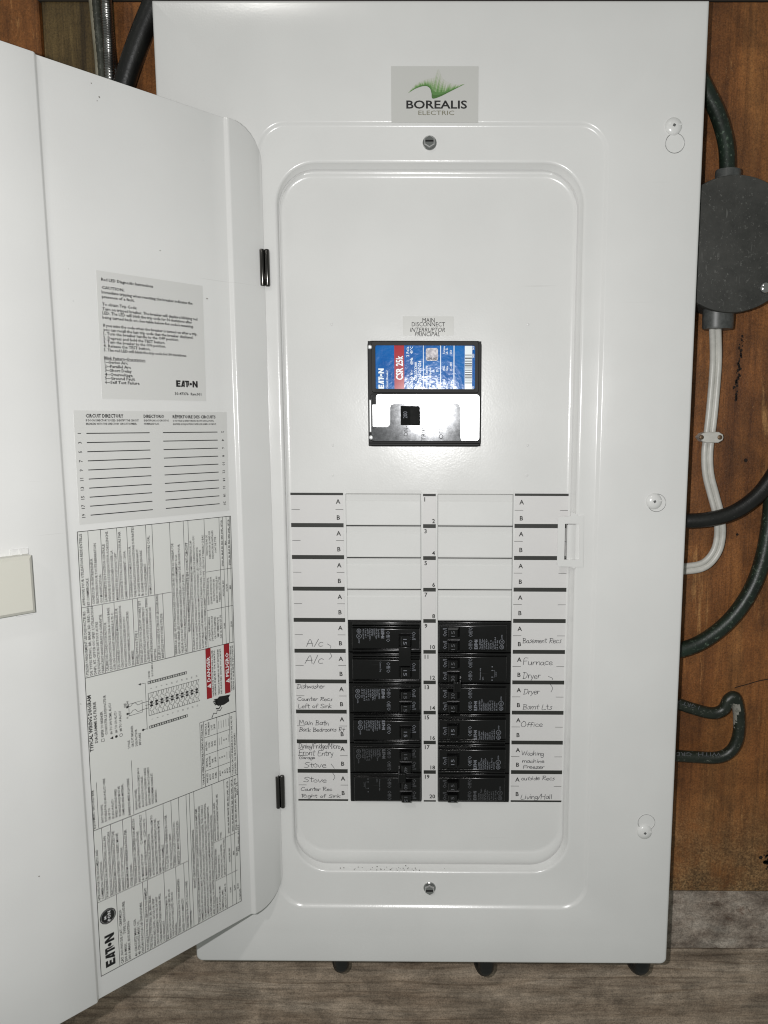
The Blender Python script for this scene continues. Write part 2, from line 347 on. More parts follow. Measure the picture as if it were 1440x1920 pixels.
# ---- handwriting strokes (x 0..~.7, y: 0 baseline, .6 small letters, 1 capitals)
HW = {
'A': (.75, '0,0 .35,1 .62,0;.05,.35 .62,.45'), '/': (.35, '0,-.05 .32,1.1'), 'c': (.5, '.42,.5 .25,.6 .05,.35 .15,.05 .45,.08'),
'D': (.75, '.1,1 .1,0;-.05,.95 .45,.9 .62,.5 .4,.08 .02,0'), 'i': (.25, '.1,.55 .1,.03;.1,.8 .12,.82'), 's': (.42, '.36,.58 .12,.5 .34,.25 .2,.02 .02,.06'),
'h': (.55, '.05,1 .05,0 .12,.4 .35,.55 .42,.3 .44,0'), 'w': (.7, '0,.55 .15,.05 .3,.45 .45,.05 .6,.58'), 'a': (.52, '.4,.55 .15,.58 .02,.25 .15,.02 .36,.2 .4,.55 .42,.1 .5,0'),
'e': (.5, '.05,.3 .38,.35 .3,.58 .08,.5 .03,.2 .2,.0 .45,.1'), 'r': (.42, '.05,.55 .07,0 .1,.35 .22,.55 .4,.52'), 'C': (.7, '.6,.85 .35,1 .05,.6 .1,.15 .4,0 .62,.12'),
'o': (.5, '.25,.58 .05,.4 .1,.05 .35,.03 .42,.35 .25,.58'), 'u': (.5, '.03,.55 .05,.1 .25,.02 .4,.2 .4,.55 .44,0'), 'n': (.5, '.04,.55 .05,0 .1,.4 .28,.56 .4,.4 .42,0'),
't': (.42, '.2,.95 .2,.1 .34,.02;0,.62 .4,.66'), 'R': (.68, '.08,0 .08,1;-.02,.95 .45,.98 .5,.65 .1,.5 .58,0'), 'L': (.6, '.08,1 .05,.02 .55,.05'),
'f': (.42, '.4,.95 .22,1 .16,.7 .15,0;0,.5 .36,.54'), 'S': (.62, '.55,.9 .25,1 .05,.75 .5,.35 .4,.02 .02,.08'), 'k': (.5, '.05,1 .05,0;.4,.55 .08,.28 .42,0'),
'M': (.9, '.02,0 .12,1 .38,.35 .65,1 .75,0'), 'B': (.65, '.08,0 .08,1;0,.98 .45,.9 .4,.6 .1,.52 .52,.4 .5,.08 .02,.0'), 'b': (.5, '.05,1 .05,.02 .35,.05 .42,.35 .25,.5 .06,.35'),
'd': (.52, '.38,.5 .12,.55 .03,.2 .2,0 .4,.25 .42,1 .44,0'), 'm': (.75, '.03,.55 .05,0 .1,.4 .25,.56 .34,.4 .35,0 .4,.4 .55,.56 .66,.4 .68,0'), 'g': (.52, '.4,.55 .12,.58 .03,.25 .2,.05 .4,.3 .42,.5 .38,-.3 .1,-.35 .02,-.2'),
'F': (.62, '.08,0 .1,1 .58,1.02;.08,.55 .45,.58'), 'y': (.5, '.03,.55 .2,.08;.42,.58 .2,-.1 .05,-.35'), 'G': (.75, '.6,.85 .3,1 .05,.55 .15,.08 .55,.1 .6,.45 .35,.45'),
'v': (.45, '0,.55 .18,.02 .4,.58'), 'H': (.72, '.05,1 .05,0;.55,1 .57,0;.05,.5 .56,.55'), 'l': (.25, '.08,1 .08,0'), 'z': (.5, '.02,.55 .42,.56 .03,.02 .48,.05'),
'W': (.95, '0,1 .2,.02 .42,.8 .6,.02 .85,1'), 'E': (.62, '.55,1 .08,1 .08,0 .58,.02;.08,.52 .45,.55'), 'O': (.75, '.35,1 .05,.6 .15,.05 .5,.02 .65,.5 .5,.95 .3,1'), ' ': (.4, ''),
'+': (.5, '.2,.9 .2,.1;0,.5 .42,.5')}
def hand(mb, F, txt, u, v, w, h, mi=1, pen=None):
    pen = pen or min(.00040, h*.15)
    tot = sum(HW[c][0] for c in txt); kx = w/tot; x = u
    for c in txt:
        adv, st = HW[c]
        dy = random.uniform(-.07, .07)*h; sk = random.uniform(-.02, .22)*h; ky = random.uniform(.86, 1.1)
        for s_ in st.split(';'):
            if not s_: continue
            pts = [tuple(float(q) for q in p.split(',')) for p in s_.split()]
            P = [(x+a*kx*random.uniform(.93, 1.08)+sk*b, v+dy+b*h*ky+random.uniform(-.02, .02)*h) for a, b in pts]
            if len(P) > 2: P = [(q.x, q.y) for q in smoothpath([(a, b, 0) for a, b in P], 4)]
            line(mb, F, P, pen, mi)
        x += adv*kx

# ================================================================== THE WALL
YW = .036
wall = empty('wall'); wall['kind'] = 'structure'
zp = at(1350, 1671, YW)[1]
mb = MB(); mb.box(-.02, .75, YW, YW+.012, zp, .3905, 0, .0006); mb.box(-.60, .18, YW, YW+.012, zp+.001, .3905, 0, .0006)
ply = MB(); ply.box(at(72, 0, YW)[0]+.0560, .75, YW, YW+.012, zp, at(1400, 3, YW)[1], 0, .0007)
ply.build('plywood_sheet', PLY, wall)
xs = at(72, 0, YW)[0]
mb = MB(); mb.box(xs+.001, xs+.0555, YW+.001, YW+.012, zp-.02, .55, 0, .001); mb.build('stud', STUD, wall)
mb = MB(); mb.box(-.80, xs, YW-.001, YW+.014, zp-.02, .55, 0, .001); mb.build('plywood_sheet', PLY, wall)
zr = at(1350, 1777, YW+.012)[1]
mb = MB()                                                       # rough upper board with a split edge
n = 60; top = []; 
for k in range(n+1): x = -.6+1.5*k/n; top.append((x, zp+.02))
pb = [(x, zr+.0003*math.sin(x*90)+.0004*math.sin(x*37+1)) for x, _ in reversed(top)]
mb.prism(top+pb, YW+.012, YW+.035); mb.build('plank', PLANKR, wall)
mb = MB(); bt = [(x, z-.0006) for x, z in reversed(pb)]
mb.prism(bt+[(.9, -.75), (-.6, -.75)], YW+.0115, YW+.035); mb.build('plank', PLANK, wall)
mb = MB(); mb.box(-.60, .75, YW+.05, YW+.06, -.8, .6); mb.build('back_boarding', nmat('dark_boarding', (.015, .011, .008), .9), wall)
mb = MB()                                                       # a joist edge showing dark above the plywood
x0 = at(1340, 0, YW)[0]; mb.box(-.60, .75, YW-.0005, YW+.02, at(1400, 2.4, YW)[1], .55); mb.build('header', nmat('dark_header', (.02, .016, .012), .8), wall)
# splits and gouges in the plywood
Fw = lambda u, v: (u, YW-.0004, v)
mb = MB()
def wl(pts, w): line(mb, Fw, [at(a, b, YW) for a, b in pts], w, 0)
wl([(1378, 1289), (1400, 1283), (1420, 1277), (1450, 1271)], .0007)
for k in range(46):                                             # torn black gouge below the box
    t_ = k/45; a = 1392-14*t_+random.gauss(0, 2.2); b = 630+120*t_
    disc(mb, Fw, *at(a, b, YW), random.uniform(.0004, .0013), 0, 6)
for k in range(26): disc(mb, Fw, *at(random.gauss(1437, 4), random.gauss(1612, 9), YW), random.uniform(.0006, .002), 0, 6)
disc(mb, Fw, *at(1398, 863, YW), .0016, 0, 9); disc(mb, Fw, *at(1382, 1002, YW), .0011, 0, 8)
mb.build('wood_split', CRACK, wall, kind='stuff')

# ================================================================== THE PANEL
panel = empty('breaker_panel', 'white enamel electrical panel with its door swung open to the left and printed labels', 'electrical panel', loc=(.1975, .03, 0))
def P(name, mb_, mats, parent=None, **k):
    o = mb_.build(name, mats, None, **k); o.parent = parent or panel
    if parent is None or parent is panel: o.matrix_parent_inverse = Matrix.Translation((-.1975, -.03, 0))
    return o
YE = -.0026
X0, X1, Z0, Z1 = at(283.5, 0, YE)[0], at(1331, 1, YE)[0], at(900, 1806, YE)[1], at(900, -.3, YE)[1]
EM = (.0735, .3252, -.3262, .2834)
WI = (.0833, .3115, -.2976, .2592)
def R_(b, i, y, r): return loop3(rrect(b[0]+i, b[1]-i, b[2]+i, b[3]-i, r, 12), y)
B_ = (X0, X1, Z0, Z1)
mb = MB()
def RB(i, y, r): return loop3(rrect2(B_[0]+i, B_[1]-i, B_[2]+i, B_[3]-i, r), y)
def rrect2(x0, x1, z0, z1, r, n=12):
    pts = []
    for cx, cz, a0, q in ((x1-.0006, z1-.0006, 0, .0006), (x0+.0006, z1-.0006, 90, .0006), (x0+r, z0+r, 180, r), (x1-r, z0+r, 270, r)):
        for k in range(n+1): a = math.radians(a0+90*k/n); pts.append((cx+q*math.cos(a), cz+q*math.sin(a)))
    return pts
loops = [RB(.0006, .0135, .0045), RB(0, .0125, .005), RB(0, YE+.0018, .005), RB(.0003, YE+.0008, .005), RB(.0011, YE+.0002, .0045), RB(.0022, YE, .004),
         RB(.023, YE+.0005, .004), RB(.028, YE+.0006, .004)]
E_ = lambda i, y, r: R_(EM, i, y, r)
ye = YE+.0006
loops += [E_(-.0018, ye, .0222), E_(-.0010, ye+.0002, .0214), E_(0.0, ye*.5, .0205), E_(.0010, -.0002, .0196), E_(.0018, 0, .0190)]
loops += [R_(WI, -.0012, 0, .0322), R_(WI, 0, .0001, .031)]
for a in range(1, 7):
    th = math.radians(15*a); loops.append(R_(WI, .0022*math.sin(th), .0001+.0022*(1-math.cos(th)), .031-.002*math.sin(th)))
gx0 = at(524.5, 500, .005)[0]; gx1 = at(1072, 950, .005)[0]; gz1 = at(800, 318, .005)[1]; gz0 = at(800, 1620, .005)[1]
G_ = (gx0, gx1, gz0, gz1)
loops += [R_(G_, -.0002, .0046, .0285), R_(G_, .0, .0050, .0283), R_(G_, -.0012, .0052, .029)]
mb.loft(loops); P('cover', mb, PAINT, smooth=50)

# dead front (the inner plate) with its openings
ix0 = at(529.5, 500, .0078)[0]; ix1 = at(1067, 950, .0078)[0]; iz1 = at(800, 330, .0078)[1]; iz0 = at(800, 1597, .0078)[1]
I_ = (ix0, ix1, iz0, iz1); YF = .008
mb = MB()
outer = rrect(I_[0]+.0022, I_[1]-.0022, I_[2]+.0022, I_[3]-.0022, .0235, 12)
mb.loft([R_(G_, -.0022, .0063, .030), R_(G_, .0004, .0063, .028), R_(G_, .0009, .0061, .028), R_(I_, -.0008, .0070, .0262), R_(I_, .0002, .0076, .0255), R_(I_, .0010, .0079, .0247), loop3(outer, YF)])
mx0, mz1 = at(688.5, 638.5, YF); mx1, mz0 = at(902, 838, YF)
MAIN = rrect(mx0, mx1, mz0, mz1, .0035, 5)
SLX = (.1312, .1899); SRX = (.2029, .2618); SZ = (-.2384, .0160)
mb.prism(outer, YF, None, 0, [MAIN, rrect(*SLX, *SZ, .0006, 1), rrect(*SRX, *SZ, .0006, 1)])
# rolled lips of the openings
mb.loft([loop3(rrect(mx0, mx1, mz0, mz1, .0035, 5), YF), loop3(rrect(mx0+.0005, mx1-.0005, mz0+.0005, mz1-.0005, .0032, 5), YF+.0007), loop3(rrect(mx0+.0006, mx1-.0006, mz0+.0006, mz1-.0006, .003, 5), YF+.004)])
for sx in (SLX, SRX): mb.loft([loop3(rrect(*sx, *SZ, .0006, 1), YF), loop3(rrect(sx[0]+.0002, sx[1]-.0002, SZ[0]+.0002, SZ[1]-.0002, .0006, 1), YF+.006)])
for a, b in ((622, 608), (990, 608), (624, 835), (989, 835), (624, 891), (988, 891)):
    x, z = at(a, b, YF); mb.disc_stack(x, z, [(.0011, YF+.0001), (.0009, YF-.0002), (.0004, YF-.0004)], 12)
P('dead_front', mb, PAINT, smooth=50)
mb = MB(); mb.box(.02, .375, .0141, .0352, -.36, .345); P('enclosure_box', mb, DARK)

# raised lip above each slot, then the blank filler plates
for sx in (SLX, SRX):
    mb = MB(); x0, x1 = sx; a = [(x0-.0004, YF-.0001, .0184), (x1+.0004, YF-.0001, .0184), (x1+.0002, YF-.0009, .0158), (x0-.0002, YF-.0009, .0158), (x0-.0002, YF+.002, .0155), (x1+.0002, YF+.002, .0155)]
    mb.add(a, [(0, 1, 2, 3), (3, 2, 5, 4), (0, 3, 4), (1, 5, 2)]); P('slot_lip', mb, PAINT)
def filler():
    w, h = .02915, .0125
    mb = MB(); pr = [(h-.0001, .0006), (h-.0006, -.0003), (h-.0048, .0001), (h-.0058, -.0006), (-h+.0012, -.0006), (-h+.0004, -.0003), (-h+.0003, .003)]
    ls = [[(-w, y, z), (-w+.0007, y-.0004, z), (w-.0007, y-.0004, z), (w, y, z)] for z, y in pr]
    mb.loft(ls, closed=False)
    return mb
f0 = None
for sx in (SLX, SRX):
    for k in range(4):
        if f0 is None: f0 = P('filler_plate', filler(), PAINT); o = f0
        else: o = f0.copy(); COL.objects.link(o)
        o.location = ((sx[0]+sx[1])/2, YF, .0158-.0127-.0254*k)

# latch strike tab on the frame
YS = -.0012
def Q(a, b, y=YS): return at(a, b, y)
outl = [Q(1049.5, 969.5), Q(1082, 967), Q(1095, 967), Q(1094, 1063), Q(1078, 1063), Q(1049, 1062.5), Q(1045.5, 1059), Q(1044.5, 1052), Q(1046.5, 972)]
hole = [Q(1059.5, 982), Q(1087, 982), Q(1086, 1049), Q(1058, 1049.5)]
mb = MB(); mb.prism(outl, YS, YS+.0013, 0, [hole])
mb.prism([Q(1070, 960.5), Q(1074, 960.5), Q(1082, 964), Q(1083, 969.5), Q(1070, 969.8)], YS+.0001, YS+.004)
mb.prism([Q(1070, 1062), Q(1080, 1062), Q(1079, 1065.5), Q(1076, 1066)], YS+.0001, YS+.003)
P('latch_strike', mb, PAINT)

x0, z1 = Q(1063.5, 983, .002); x1, z0 = Q(1086.5, 1049, .002); n_ = 9; r_ = (x1-x0)/2
mb = MB(); mb.loft([[(x0+(x1-x0)*k/n_, .0012+.0030*(1-math.sin(math.pi*min(1, (k/n_)*.72+.28)))-.0012*(k/n_ < .7), z) for k in range(n_+1)] for z in (z0+.0003, z1-.0003)], closed=False)
mb.loft([[(x0, .0012+.003*(1-math.sin(math.pi*.28))-.0012, z), (x0, .0075, z)] for z in (z0+.0003, z1-.0003)], closed=False)
P('latch_rim', mb, PAINT, smooth=60)
# ---- screws
def hexscrew(x, z):
    mb = MB()
    mb.disc_stack(x, z, [(.0082, .0001), (.0070, .0005), (.0062, .0013), (.0058, .0016)], 28, 1)
    mb.disc_stack(x, z, [(.0052, .0014), (.0053, .0002), (.0050, -.0005), (.0046, -.0008)], 26)
    hx = lambda r, y, a0=0: [(x+r*math.cos(math.radians(60*k+a0)), y, z+r*math.sin(math.radians(60*k+a0))) for k in range(6)]
    mb.loft([hx(.0041, -.0006, 30), hx(.0041, -.0034, 30), hx(.0036, -.0042, 30)], 0, False, True)
    mb.box(x-.0030, x+.0030, -.0047, -.0040, z-.0005, z+.0005, 2)
    return mb
for a, b in ((805.5, 267), (805.5, 1666)): x, z = at(a, b, -.001); P('cover_screw', hexscrew(x, z), [CHROME, PAINT, DARK], smooth=25)
def painted(x, z, ang, out=None):
    mb = MB(); r = .0061
    mb.disc_stack(x, z, [(r*1.02, .0012), (r, .0003), (r*.93, -.0006), (r*.75, -.0014), (r*.45, -.0020), (r*.30, -.0021)], 28)
    sq = [(x+.0022*math.cos(math.radians(ang+90*k)), z+.0022*math.sin(math.radians(ang+90*k))) for k in range(4)]
    mb.prism(sq, -.00225, -.0018, 0); sq2 = [(x+.0013*math.cos(math.radians(ang+90*k)), z+.0013*math.sin(math.radians(ang+90*k))) for k in range(4)]
    mb.prism(sq2, -.0023, None, 1)
    mb.box(x+.0020, x+.0055, -.0017, -.0008, z+.0002, z+.0011, 0)
    return mb
SCRG = nmat('grey_recess', g(.12), .4)
for a, b, an in ((1263, 236.5, 20), (1226.5, 940, 75), (1208.5, 1560, 10)):
    x, z = at(a, b, -.0026); o = P('cover_screw', painted(x, z, an), [PAINT, SCRG], smooth=30); o.location.y -= .0026
def sheety(x): i_ = X1-x; return YE+.0005*min(1., max(0., (i_-.0022)/.0208))
for a, b in ((1265, 268), (1231, 942), (1211.5, 1541)):        # keyhole rims pressed round the screws, groove shade put in as a dark grey tube
    x, z = at(a, b, -.0018); mb = MB(); path = [(x+.0068*math.cos(2*math.pi*k/36), sheety(x+.0068*math.cos(2*math.pi*k/36)), z+.0068*math.sin(2*math.pi*k/36)) for k in range(37)]
    mb.tube(path, .00022, 6, cap=False); mb.tube([(p[0]+.0001, p[1]+.00012, p[2]-.0002) for p in path], .00034, 6, 1, cap=False)
    P('keyhole_rim', mb, [PAINT, SCRG], smooth=60)
mb = MB()
Fs = lambda u, v: (u, .00015, v)
for k in range(70):
    a = random.gauss(715, 42); b = random.choice([1627, 1632, 1640])+random.gauss(0, 2); x, z = at(a, b, .0025); r = random.uniform(.00015, .00035)
    mb.box(x-r, x+r, .0012, .0016, z-r, z+r*random.uniform(.3, 1))
P('dust_specks', mb, nmat('dark_dust', (.06, .05, .04), .9), kind='stuff')
# ---- hinges
for z0, z1 in ((.1700, .1962), (-.2392, -.2118)):
    mb = MB(); zc = (z0+z1)/2
    for x, y, r in ((.0742, -.0030, .0018), (.0776, -.0022, .0019)):
        n_ = 12; prof = [(0, z0+.0006), (r*.8, z0), (r, z0+.0008), (r, z1-.0008), (r*.8, z1), (0, z1-.0006)]
        mb.loft([[(x+q*math.cos(2*math.pi*k/n_), y+q*math.sin(2*math.pi*k/n_), z) for k in range(n_)] for q, z in prof])
    mb.box(.0722, .079, -.0012, .0002, z0+.003, z1-.004)
    P('hinge', mb, STEELDK, smooth=50)

# ---- labels on the frame and dead front
FL = lambda y: (lambda u, v: (u, y, v))
x0, z1 = at(733, 124, ye-.0003); x1, z0 = at(896.5, 229.5, ye-.0003)
mb = MB(); mb.box(x0, x1, ye-.0003, ye+.0003, z0, z1, 0)
F = FL(ye-.00045)
cp = lambda a, b: at(640+a/4, 100+b/4, -.0019)
base = smoothpath([(*cp(a, b), 0) for a, b in ((498, 303), (560, 266), (625, 247), (662, 262), (676, 300), (684, 341), (740, 327), (820, 287), (925, 233))], 8)
tops = smoothpath([(*cp(a, b), 0) for a, b in ((498, 303), (552, 238), (612, 205), (664, 190), (700, 180), (728, 122), (765, 196), (845, 232), (925, 233))], 8)
NB = 8; cols = [(.07, .17, .04), (.11, .25, .07), (.17, .32, .11), (.25, .38, .18), (.34, .43, .27), (.43, .48, .37), (.51, .53, .46), (.56, .565, .52)]
GM = [nmat('aurora_green_%s' % w, c_, .4) for w, c_ in zip(('deep', 'leaf', 'moss', 'mid', 'soft', 'pale', 'mist', 'faint'), cols)]
for i in range(len(base)-1):
    for k in range(NB):
        q = lambda p, r_, s_: p*(1-s_)+r_*s_
        jj = min(NB-1, max(0, k+(0, 1, 0, -1, 1, 0, 2, 0, -1)[i % 9]*(k > 1)))
        a, b, c_, d = q(base[i], tops[i], k/NB), q(base[i+1], tops[i+1], k/NB), q(base[i+1], tops[i+1], (k+1)/NB), q(base[i], tops[i], (k+1)/NB)
        mb.add([F(p.x, p.y) for p in (a, b, c_, d)], [(0, 1, 2, 3)], 3+jj)
a = cp(488, 415); b = cp(942, 415); text(mb, 'BOREALIS', F, a[0], a[1], .0052, b[0]-a[0], 1, bold=.02, res=3)
a = cp(578, 464); b = cp(846, 464); text(mb, 'ELECTRIC', F, a[0], a[1], .0029, b[0]-a[0], 2, res=2)
P('contractor_sticker', mb, [PAPER2, INK, GREYINK]+GM)

x0, z1 = at(755, 593, YF); x1, z0 = at(850.5, 629, YF); xc = (x0+x1)/2
mb = MB(); mb.box(x0, x1, YF-.00025, YF+.0005, z0, z1, 0); F = FL(YF-.0004)
mp = lambda a, b: at(660+a/5.333, 560+b/5.333, YF)
for s_, l_, r_, b_, sl in (('MAIN', 705, 826, 236, 0), ('DISCONNECT', 598, 930, 277, 0), ('INTERRUPTOR', 580, 940, 332, .2), ('PRINCIPAL', 628, 888, 375, .2)):
    a = mp(l_, b_); b = mp(r_, b_); text(mb, s_, F, a[0], a[1], .0031, b[0]-a[0]-(sl*.004), 1, slant=sl, res=2, bold=.0)
P('main_disconnect_label', mb, [PAPER2, INK])

bars = [.0153]+[-.0092-.0254*k for k in range(9)]+[-.2376]
def strip(side):
    mb = MB(); F = FL(YF-.00045); y = YF-.0003
    if side == 'L': xa, xb = .0884, .1290; lx = .1253; tk = ((.0888, .0952), (.1232, .1292))
    else: xa, xb = .2632, .3045; lx = .2683; tk = ((.2630, .2696), (.2982, .3044))
    mb.box(xa, xb, y, YF+.0005, -.2382, .0161, 0)
    for k, z in enumerate(bars):
        hh = .0009 if k == 0 else (.0007 if k == 10 else .0016); mb.box(xa-.0002, xb+.0002, y-.0001, y+.0002, z-hh, z+hh, 1)
        if k < 10:
            for dz, c_ in ((-.0062, 'A'), (-.0188, 'B')): text(mb, c_, F, lx, z+dz-.0015-(.0004 if k else -.0002), .0034, None, 1, 'C', res=2, bold=.02)
            for a, b in tk: mb.box(a, b, y-.0001, y+.0002, z-.0123, z-.0120, 1)
    def ph(px, py): return at(px, py, YF)
    def wr(s_, xa_, xb_, yt, yb):
        a = ph(xa_, yb); b = ph(xb_, yt); hand(mb, F, s_, a[0], a[1], b[0]-a[0], b[1]-a[1], 2)
    def br(pts):
        P_ = smoothpath([(*ph(a, b), 0) for a, b in pts], 5); line(mb, F, [(p.x, p.y) for p in P_], .00036, 2)
    if side == 'L':
        for r in (('A/c', 575, 606, 1198, 1211), ('A/c', 572, 606, 1228, 1243), ('Dishwasher', 557, 609, 1282, 1290), ('Counter Recs', 558, 623, 1307, 1313.5), ('Left of Sink', 559, 622, 1320, 1327),
                  ('Main Bath', 561, 617, 1350, 1359), ('Back Bedrooms R+', 561, 647, 1363.5, 1371), ('Dining/Fridge/Micro', 560, 638, 1394, 1403), ('Front Entry', 560, 626, 1406, 1416), ('Garage', 561, 591, 1417, 1422.5),
                  ('Stove', 570, 612, 1428, 1438), ('Stove', 569, 613, 1457, 1466), ('Counter Rec', 564, 623, 1476, 1482), ('Right of Sink', 566, 639, 1489, 1494.5)): wr(*r)
        br([(614, 1207), (620, 1211), (620, 1215)]); br([(618, 1223), (622, 1230), (617, 1236)]); br([(621, 1432), (627, 1440)]); br([(624, 1449), (628, 1456), (625, 1462)])
    else:
        for r in (('Basement Recs', 980, 1052, 1196, 1205), ('Furnace', 980, 1037, 1235, 1246.5), ('Dryer', 980, 1013, 1261, 1272), ('Dryer', 981, 1012, 1291, 1301), ('Bsmt Lts', 980, 1035, 1320, 1329.5),
                  ('Office', 976, 1018, 1353, 1362), ('Washing', 978, 1020, 1408, 1416), ('machine', 979, 1021, 1423, 1429.5), ('Freezer', 980, 1021, 1434, 1440.5), ('outside Recs', 977, 1040, 1455, 1462), ('Living/Hall', 976, 1036, 1489, 1497.5)): wr(*r)
        br([(1028, 1268), (1035, 1271), (1036, 1274)]); br([(1032, 1283), (1036, 1290), (1033, 1297)])
    P('circuit_label_strip', mb, [PAPER3, INKM, PENCIL], label='printed strip of lettered rows with handwriting at the %s of the breakers' % ('left' if side == 'L' else 'right'))
strip('L'); strip('R')
mb = MB(); F = FL(YF-.00045); y = YF-.0003; mb.box(.1915, .2014, y, YF+.0005, -.2382, .0161, 0)
cb = [.0148]+[-.0096-.0254*k for k in range(9)]+[-.2379]
for k, z in enumerate(cb):
    hh = .0009 if k == 0 else (.0006 if k == 10 else .0015); mb.box(.1915, .2014, y-.0001, y+.0002, z-hh, z+hh, 1)
    if k < 10:
        z2 = cb[k+1]
        text(mb, str(2*k+1), F, .1925, z-.0050-(.0006 if k else 0), .0032, None, 1, 'L', res=2, bold=.02); text(mb, str(2*k+2), F, .2008, z2+.0024, .0032, None, 1, 'R', res=2, bold=.02)
P('circuit_number_strip', mb, [PAPER3, INKM])

# ================================================================== THE DOOR
HG = (.0753, -.0010); ang = math.atan2(-.75824, -.65197)
door = empty('door'); door.location = (HG[0]-.1975, HG[1]-.03, 0); door.rotation_euler = (0, 0, ang); door.parent = panel
# local x = distance from hinge, local y = out of the inner face, z up
def D(name, mb_, mats, **k):
    o = mb_.build(name, mats, None, **k); o.parent = door; return o
ZT, ZB, DW = .2805, -.3203, .250
def doorprof(s):                                                # inner face offset across the width
    def st(a, b, x): t_ = min(1, max(0, (x-a)/(b-a))); return t_*t_*(3-2*t_)
    return -.0026*(st(.0262, .0292, s)-st(.1505, .1535, s))
ss = [0, .0004, .0012, .002, .005, .009, .013, .017, .021, .0255]+[.0262+.003*k/6 for k in range(7)]+[.04, .09, .149]+[.1505+.003*k/6 for k in range(7)]+[.18, .22, .246, .2485, .2495, .25]
def ext(s):                                                     # rounded corners
    r = .024; t_ = 0
    if s < r: t_ = r-math.sqrt(max(0, r*r-(r-s)**2))
    if s > DW-.02: q_ = s-(DW-.02); t_ = .02-math.sqrt(max(0, .02**2-q_*q_))
    return t_
mb = MB(); rows = []
lean = lambda z: .0000
prof = {}
for s_ in ss:
    e = ext(s_); y = doorprof(s_); zt, zb = ZT-e, ZB+e
    col_ = [(s_, y-.011, zt-.0002), (s_, y-.0008, zt), (s_, y-.0002, zt-.0003), (s_, y, zt-.001)]
    col_ += [(s_, y, zt-.001+(zb-zt+.002)*k/8) for k in range(1, 8)]
    col_ += [(s_, y, zb+.001), (s_, y-.0002, zb+.0003), (s_, y-.0008, zb), (s_, y-.011, zb+.0002)]
    rows.append(col_)
mb.loft(rows, closed=False)
bk = [[(s_, doorprof(s_)-.0012, ZT-ext(s_)-.001), (s_, doorprof(s_)-.0012, ZB+ext(s_)+.001)] for s_ in ss]
mb.loft(bk, closed=False)
mb.loft([[p for p in rows[-1]], [(DW, p[1]-.009, p[2]) for p in rows[-1]]], closed=False)
mb.loft([[p for p in rows[0]], [(0, p[1]-.0012, p[2]) for p in rows[0]]], closed=False)
D('door_panel', mb, PAINT, smooth=30)

SH = .0115
def FN(y=-.0023): return lambda u, v: (u+SH*(.08-v)*.9, y, v)
# reading direction on the door's inner face is -x
def FD(y=-.00215):
    f = FN(y); return lambda u, v: f(-u, v)
def FR(y=-.00215):                                              # text turned 90 degrees: u = z, v = +x
    f = FN(y); return lambda u, v: f(v, u)
def sheet(mb, s0, s1, z0, z1, mi=0):
    f = FN(-.0023); b = FN(-.0026)
    vs = [f(s0, z0), f(s1, z0), f(s1, z1), f(s0, z1), b(s0, z0), b(s1, z0), b(s1, z1), b(s0, z1)]
    mb.add(vs, [(0, 1, 2, 3), (0, 1, 5, 4), (1, 2, 6, 5), (2, 3, 7, 6), (3, 0, 4, 7)], mi)
# --- diagnostic label
mb = MB(); sheet(mb, .0510, .1245, .0853, .1643); F = FD(); mm = .001
led = [(121.7, 87.4, 158.7, 'Red LED Diagnostic Instructions'), (121.7, 107.0, 153.8, 'CAUTION:'), (121.8, 59.2, 151.0, 'Immediate tripping when resetting the breaker indicates the'), (121.8, 100.5, 148.2, 'presence of a fault.'),
       (121.8, 99.0, 143.6, 'To obtain Trip Code:'), (121.8, 55.9, 140.7, 'Turn on tripped breaker. The breaker will display a blinking red'), (121.9, 60.0, 138.2, 'LED. The LED will blink the trip code for 30 iterations after'), (122, 59.0, 135.5, "being turned back on. See table below for code's meaning."),
       (121.9, 56.3, 130.6, 'If you miss the code when the breaker is turned on after a trip,'), (121.9, 59.5, 128.0, 'you can recall the last trip code that the breaker displayed.'), (121.9, 70.3, 125.6, '1. Turn the breaker handle to the OFF position.'), (122.1, 80.3, 122.9, '2. Depress and hold the TEST button.'),
       (122.1, 80.0, 120.5, '3. Turn the breaker to the ON position.'), (122.2, 91.0, 118.0, '4. Release the TEST button.'), (122.2, 65.0, 115.4, '5. The red LED will blink the trip code for 30 iterations.'), (122.2, 95.0, 110.4, 'Blink Pattern--Description'),
       (122, 107, 107.9, '1--Series Arc'), (122.1, 105, 105.3, '2--Parallel Arc'), (122.1, 104.5, 102.8, '3--Short Delay'), (122.2, 104, 100.2, '4--Overvoltage'), (122.2, 102.5, 97.8, '5--Ground Fault'), (122.3, 99.5, 95.3, '6--Self Test Failure')]
for a, b, z, s_ in led: text(mb, s_, F, -a*mm, z*mm-.0004, .00185, (a-b)*mm, 1, res=1, bold=.022)
line(mb, F, [(-.1222, .1097), (-.0950, .1097)], .0002, 1)
logo(mb, F, -.0735, .0945, .0044, .0162); text(mb, '30-47376  Rev.001', F, -.0747, .0890, .0018, .020, 1, bold=.02)
D('diagnostic_label', mb, [PAPER, INK])
